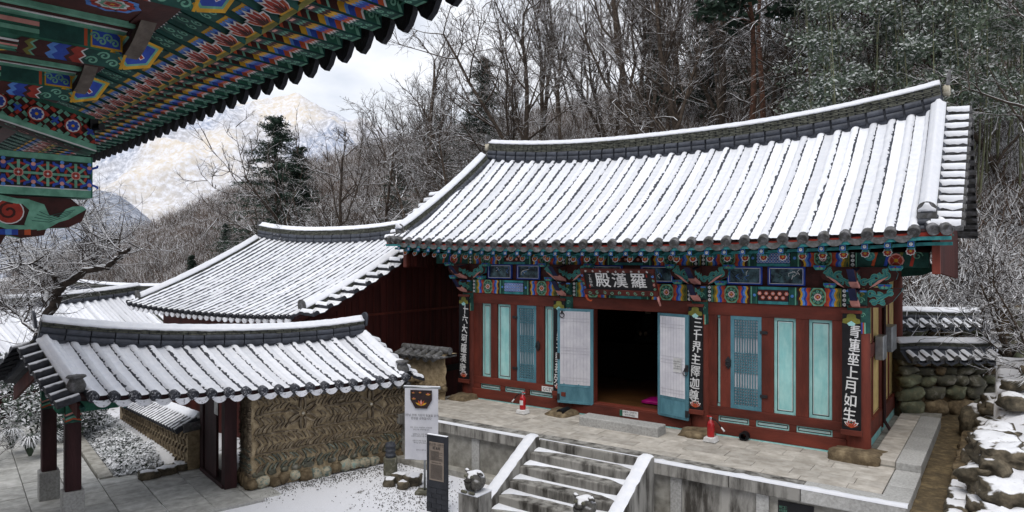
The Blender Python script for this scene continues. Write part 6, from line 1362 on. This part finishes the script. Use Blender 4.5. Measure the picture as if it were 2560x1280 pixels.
for px, Y, k, s_, lab in spots: put_tree(k, (px-1280)/1740*Y, Y, s_, g.random()*6.28, lab, GRP)
for i in range(64):
    px = 860+1760*(i+.5)/64+g.uniform(-25, 25); Y = g.uniform(38, 70); x = (px-1280)/1740*Y
    put_tree(g.choice((0, 1, 2, 2, 3, 4)), x, Y, (.42 if px < 1000 else .62 if px < 1300 else .95)*g.uniform(.75, 1.1), g.random()*6.28, 'one of the many bare trees crowding the far hillside above the roofs', 'far bare trees on the hillside')
for i in range(20):
    px = 200+620*(i+.5)/20; Y = g.uniform(46, 66); x = (px-1280)/1740*Y; put_tree(g.choice((1, 3, 3)), x, Y, g.uniform(.22, .34), g.random()*6.28, 'one of the low brown bare trees on the slope left of the cedar', 'low bare trees left of the cedar')
# ---- brushwood: fine brown twigs over the slope (one mass)
def twig_mass(name, mat, P, n, L, r, lab, up=1., seed=1, flare=.55):
    rs = np.random.RandomState(seed); i = rs.randint(0, len(P), n); base = np.array(P)[i]; base[:, 0] += rs.normal(0, .55, n); base[:, 1] += rs.normal(0, .55, n); base[:, 2] += np.abs(rs.normal(0, .5, n))
    d = rs.normal(0, flare, (n, 3)); d[:, 2] = np.abs(d[:, 2])+up*.6; d /= np.linalg.norm(d, axis=1)[:, None]; ln = L*rs.uniform(.4, 1.2, n); tip = base+d*ln[:, None]
    a = np.cross(d, rs.normal(0, 1, (n, 3))); a /= np.linalg.norm(a, axis=1)[:, None]; c = np.cross(d, a); rr = r*rs.uniform(.6, 1.4, n)[:, None]
    V = np.stack([base+a*rr, base-a*rr*.5+c*rr*.87, base-a*rr*.5-c*rr*.87, tip], 1).reshape(-1, 3)
    o = np.arange(n)[:, None]*4; F = np.concatenate([o+np.array([0, 1, 3]), o+np.array([1, 2, 3]), o+np.array([2, 0, 3])], 1).reshape(-1, 3)
    me = bpy.data.meshes.new(name); me.vertices.add(len(V)); me.vertices.foreach_set('co', V.astype(np.float32).ravel()); me.loops.add(F.size); me.loops.foreach_set('vertex_index', F.astype(np.int32).ravel()); me.polygons.add(len(F)); me.polygons.foreach_set('loop_start', np.arange(0, F.size, 3, dtype=np.int32)); me.update(calc_edges=True); me.validate()
    me.materials.append(MATS[mat]); ob = link(name, me); tag(ob, lab, 'brushwood', kind='stuff'); return ob
g = random.Random(33); pts = []
for i in range(2600):
    p = g.uniform(-.72, .85); a = interp(p, YS); y = a+(80-a)*g.random()**.8; pts.append((p*y, y, hill(p*y, y)))
twig_mass('brushwood', 'twig_brown', pts, 200000, 1.35, .018, 'brown leafless brushwood covering the hillside between the trees', seed=4, flare=.85)
pts = [(p*y, y, hill(p*y, y)) for p, y in [(g.uniform(.5, .85), g.uniform(18, 34)) for _ in range(700)]]
twig_mass('snowy_brushwood', 'twig_snowy', pts, 30000, .5, .014, 'snow dusted fallen twigs and undergrowth on the slope behind the stone walls', up=.1, seed=5, flare=1.2)
# ---- conifers
def cedar(seed, H, n=46, w=.34, mat='needle'):
    g = random.Random(seed); T = MB(); C = MB(); tubes(T, g, Vector((0, 0, -.3)), Vector((0, 0, 1)), H, H*.018, 8, .015, 10)
    for i in range(n):
        f = .06+.94*i/n; z = H*f
        for _ in range(4):
            a = g.random()*6.28; L = H*w*(1.02-f)**.8*g.uniform(.6, 1.15)+.25; d = Vector((math.cos(a), math.sin(a), .12))
            p = tubes(T, g, Vector((0, 0, z)), d, L, .03, 3, .06, 5, -.05)
            for q in range(1, 6):
                for _ in range(20):
                    c = p[q].lerp(p[q-1], g.random())+Vector((g.gauss(0, .12), g.gauss(0, .12), g.gauss(-.05, .08))); nr = Vector((g.gauss(0, .5), g.gauss(0, .5), 1)).normalized(); u = nr.cross(Vector((g.gauss(0, 1), g.gauss(0, 1), 0))).normalized(); v = nr.cross(u); s_ = .15*g.uniform(.5, 1.2)
                    C.faces([c-u*s_, c+v*s_*.22, c+u*s_-Vector((0, 0, .06)), c-v*s_*.22], [(0, 1, 2, 3)])
    return T.mesh('trunk', 'bark', True, False), C.mesh('crown', mat, False, False)
cd = [cedar(2, 11, 46, .4), cedar(5, 8, 36, .22)]
def put_con(k, px, Y, s_, lab, dz=0):
    x = (px-1280)/1740*Y; t = thing('conifer_tree', lab, 'tree', (x, Y, hill(x, Y)-.2+dz), g.random()*6.28); t.scale = (s_,)*3; link('trunk', cd[k][0], t); link('crown', cd[k][1], t)
put_con(0, 690, 48, 1.1, 'tall dark green cedar standing out against the pale mountain'); put_con(0, 565, 56, .35, 'small dark evergreen left of the tall cedar on the slope'); put_con(0, 990, 44, .5, 'dark evergreen among bare trunks left of the hall ridge'); put_con(0, 760, 38, .4, 'low dark evergreen above the second hall ridge'); put_con(0, 1080, 50, .6, 'rounded dark evergreen high on the slope left of the ridge'); put_con(1, 750, 50, 1.05, 'slim pointed conifer just right of the tall cedar'); put_con(1, 480, 52, .5, 'small dark green conifer low on the slope left of the cedar'); put_con(0, 830, 36, .5, 'dark green conifer half hidden by bare trees above the second hall'); put_con(0, 1210, 52, .85, 'dark conifer behind bare branches left of the hall ridge'); put_con(0, 880, 32, .45, 'dark evergreen behind twigs beside the hall roof corner'); put_con(0, 1780, 48, 1., 'green conifer high behind the ridge centre'); put_con(0, 2010, 44, 1., 'snowy conifer high behind the right half of the ridge'); put_con(1, 1640, 55, 1.2, 'distant conifer top at the upper picture edge')
# ---- red-barked pines
def pine(px, Y, H, lean, lab):
    g = random.Random(int(px)); x = (px-1280)/1740*Y; t = thing('pine_tree', lab, 'tree', (x, Y, hill(x, Y)-.2)); T = MB(); p = tubes(T, g, Vector((0, 0, 0)), Vector((lean, 0, 1)), H, .17, 9, .05, 14, .02); C = MB()
    for i in range(9, 15):
        for _ in range(3):
            a = g.random()*6.28; q = tubes(T, g, p[i], Vector((math.cos(a), math.sin(a), .3)), g.uniform(1.2, 2.6), .05, 4, .15, 4)
            leaf_mass(C, q[-1], (.9, .9, .4), 150, .22, g, up=.6, shell=.2)
    obj('trunk', T, 'bark_pine', t, True, fix=False); obj('crown', C, 'needle', t, fix=False)
pine(1855, 27, 15, .03, 'pine with slender reddish trunk rising behind the right part of the ridge'); pine(1970, 28, 15, .12, 'pine with leaning reddish trunk near the right roof slope'); pine(1915, 36, 16, -.02, 'more distant reddish pine between the two nearer pine trunks')
# ---- bamboo grove behind the gable
g = random.Random(77); C = MB()
cm = []
for k in range(3):
    T = MB(); p = tubes(T, random.Random(k), Vector((0, 0, 0)), Vector((.02*k-.02, 0, 1)), 9.5, .04, 6, .018, 10); cm.append(T.mesh('culm', 'culm', True, False))
lp = []
for i in range(70):
    px = g.uniform(2000, 2640); Y = g.uniform(22, 32); x = (px-1280)/1740*Y; z = hill(x, Y)-.1
    o = link('bamboo_culm', cm[i % 3], None, (x, Y, z), (g.gauss(0, .05), g.gauss(0, .05), g.random()*6)); tag(o, 'thin upright bamboo culm in the grove behind the right gable', 'bamboo', 'bamboo culms behind the right gable')
    for _ in range(10): lp.append((x+g.gauss(0, .5), Y+g.gauss(0, .5), z+g.uniform(3.6, 10.5)))
for c in lp: leaf_mass(C, c, (.7, .7, .4), 130, .075, g, up=.35, shell=.1)
tag(obj('bamboo_foliage', C, 'bamboo', None, fix=False), 'snow dusted bamboo foliage filling the slope behind the right roof end', 'bamboo leaves', kind='stuff')
# ---- snow-laced shrub at the right edge, nearer the camera
sh = [bare_tree(31, 3.0, .05, -.2, 5, 1.2, .1, .009, 5, 4, 2, .02, 'twig_snowy')]; TT.append(sh[0])
for px, Y, s_, lab in ((2560, 15.5, 1.0, 'snow laced bare shrub at the right picture edge above the terrace'), (2480, 19.5, 1.1, 'snow laced shrub behind the upper stone wall'), (2640, 13.5, .8, 'bare shrub reaching in from beyond the right picture edge')): put_tree(5, (px-1280)/1740*Y, Y, s_, px, lab, z=2.3, name='bare_shrub')
put_tree(0, (2640-1280)/1740*19, 19, .9, 2.2, 'bare tree whose long snowy limbs reach in from the right picture edge', z=2.6)
put_tree(4, (2560-1280)/1740*23, 23, .9, 4.2, 'bare tree with arching snow lined branches before the bamboo')
# ---- old plum tree by the gate, with explicit limbs
t = thing('old_tree', 'gnarled dark old tree with snow lined limbs behind the left end of the gate roof', 'tree', (-12.6, 17.6, -.4)); g = random.Random(5); T = MB(); C = MB()
def PX(px, py, Y): return Vector(((px-1280)/1740*Y+12.6, Y-17.6, 4.7+(640-py)/1740*Y+.4))
limbs = [([(100, 900, 17.6), (95, 850, 17.6), (120, 790, 17.5), (140, 740, 17.4), (165, 705, 17.3), (215, 680, 17.2), (265, 668, 17), (300, 640, 16.9), (325, 620, 16.8)], .15), ([(235, 675, 17.1), (238, 640, 17.2), (245, 615, 17.3), (275, 595, 17.3), (300, 600, 17.4)], .09), ([(247, 612, 17.3), (225, 570, 17.5), (205, 545, 17.6), (195, 520, 17.7)], .05), ([(125, 780, 17.5), (110, 720, 17.8), (60, 690, 18), (20, 640, 18.2), (-40, 600, 18.4)], .08), ([(110, 720, 17.8), (95, 660, 17.9), (60, 610, 18.1), (40, 570, 18.2)], .05), ([(150, 725, 17.4), (130, 680, 17.2), (80, 660, 17), (30, 665, 16.8)], .06), ([(100, 850, 17.6), (60, 800, 17.9), (20, 770, 18.3), (-30, 760, 18.5)], .06)]
for P, r in limbs:
    pl = [PX(*q) for q in P]; fine = []
    for i in range(len(pl)-1):
        for k in range(4): fine.append(pl[i].lerp(pl[i+1], k/4)+Vector((g.gauss(0, .025), g.gauss(0, .025), g.gauss(0, .025))))
    fine.append(pl[-1]); T.tube(fine, [r*(1-.72*i/len(fine)) for i in range(len(fine))], 8, cap=False)
    for _ in range(26):
        j = g.randint(3, len(fine)-1); d = Vector((g.gauss(0, 1), g.gauss(0, .7), g.gauss(.35, .6))); p2 = tubes(C, g, fine[j], d, g.uniform(.5, 1.5), .022, 5, .2, 5, .05)
        for _ in range(6):
            k = g.randint(1, 5); p3 = tubes(C, g, p2[k], Vector((g.gauss(0, 1), g.gauss(0, 1), g.gauss(.4, .7))), g.uniform(.3, .8), .01, 3, .2, 3, .05)
            for _ in range(3): tubes(C, g, p3[g.randint(1, 3)], Vector((g.gauss(0, 1), g.gauss(0, 1), g.gauss(.3, .7))), g.uniform(.12, .4), .006, 3, .15, 2)
obj('trunk', T, 'bark_snow', t, True, fix=False); obj('crown', C, 'twig_snowy', t, True, fix=False)
put_tree(5, -12.2, 15.2, .8, 1., 'small forked tree with smooth pale trunk at the left edge below the gate eave', z=-.3, name='small_tree')
# ---- snowy shrubs and grass in the garden left of the gate
def bush(px, py, Y, rx, rz, n, lab, seed, mat='leaf', size=.055):
    g = random.Random(seed); x = (px-1280)/1740*Y; z = 4.7+(640-py)/1740*Y; t = thing('garden_shrub', lab, 'shrub', (x, Y, z)); C = MB()
    for _ in range(9): leaf_mass(C, (g.gauss(0, rx*.4), g.gauss(0, rx*.4), rz*g.uniform(.35, .7)), (rx*.5, rx*.5, rz*.4), n//9, size, g, up=.6, shell=.5)
    obj('leaves', C, mat, t, fix=False); T = MB()
    for _ in range(5): tubes(T, g, Vector((0, 0, -.1)), Vector((g.gauss(0, .5), g.gauss(0, .5), 1)), rz*.8, .03, 5, .1, 4)
    obj('stems', T, 'bark', t, True, fix=False)
bush(175, 1100, 18.2, .75, .9, 3000, 'rounded snow covered shrub seen between the two gate posts', 1); bush(90, 1095, 17.8, 1., 1.2, 4200, 'broad snow dusted shrub left of the gate posts', 2); bush(40, 1000, 19.5, 1.1, 1.3, 3600, 'dark shrub with thin snow at the left picture edge', 3); bush(330, 1000, 22, 1., .9, 3000, 'snowy shrub beyond the outer wall', 4)
for i, (px, py, Y) in enumerate(((30, 1120, 16.4), (75, 1140, 16.0), (120, 1130, 16.5))): tuft(((px-1280)/1740*Y, Y, 4.7+(640-py)/1740*Y), 220, .6, ('snow bent grass clump at the left picture edge', 'green grass clump by the path kerb left of the gate posts', 'grass clump below the shrub close to the back gate post')[i], seed=i+20)
g = random.Random(3)
bpy.data.scenes.remove(TS)
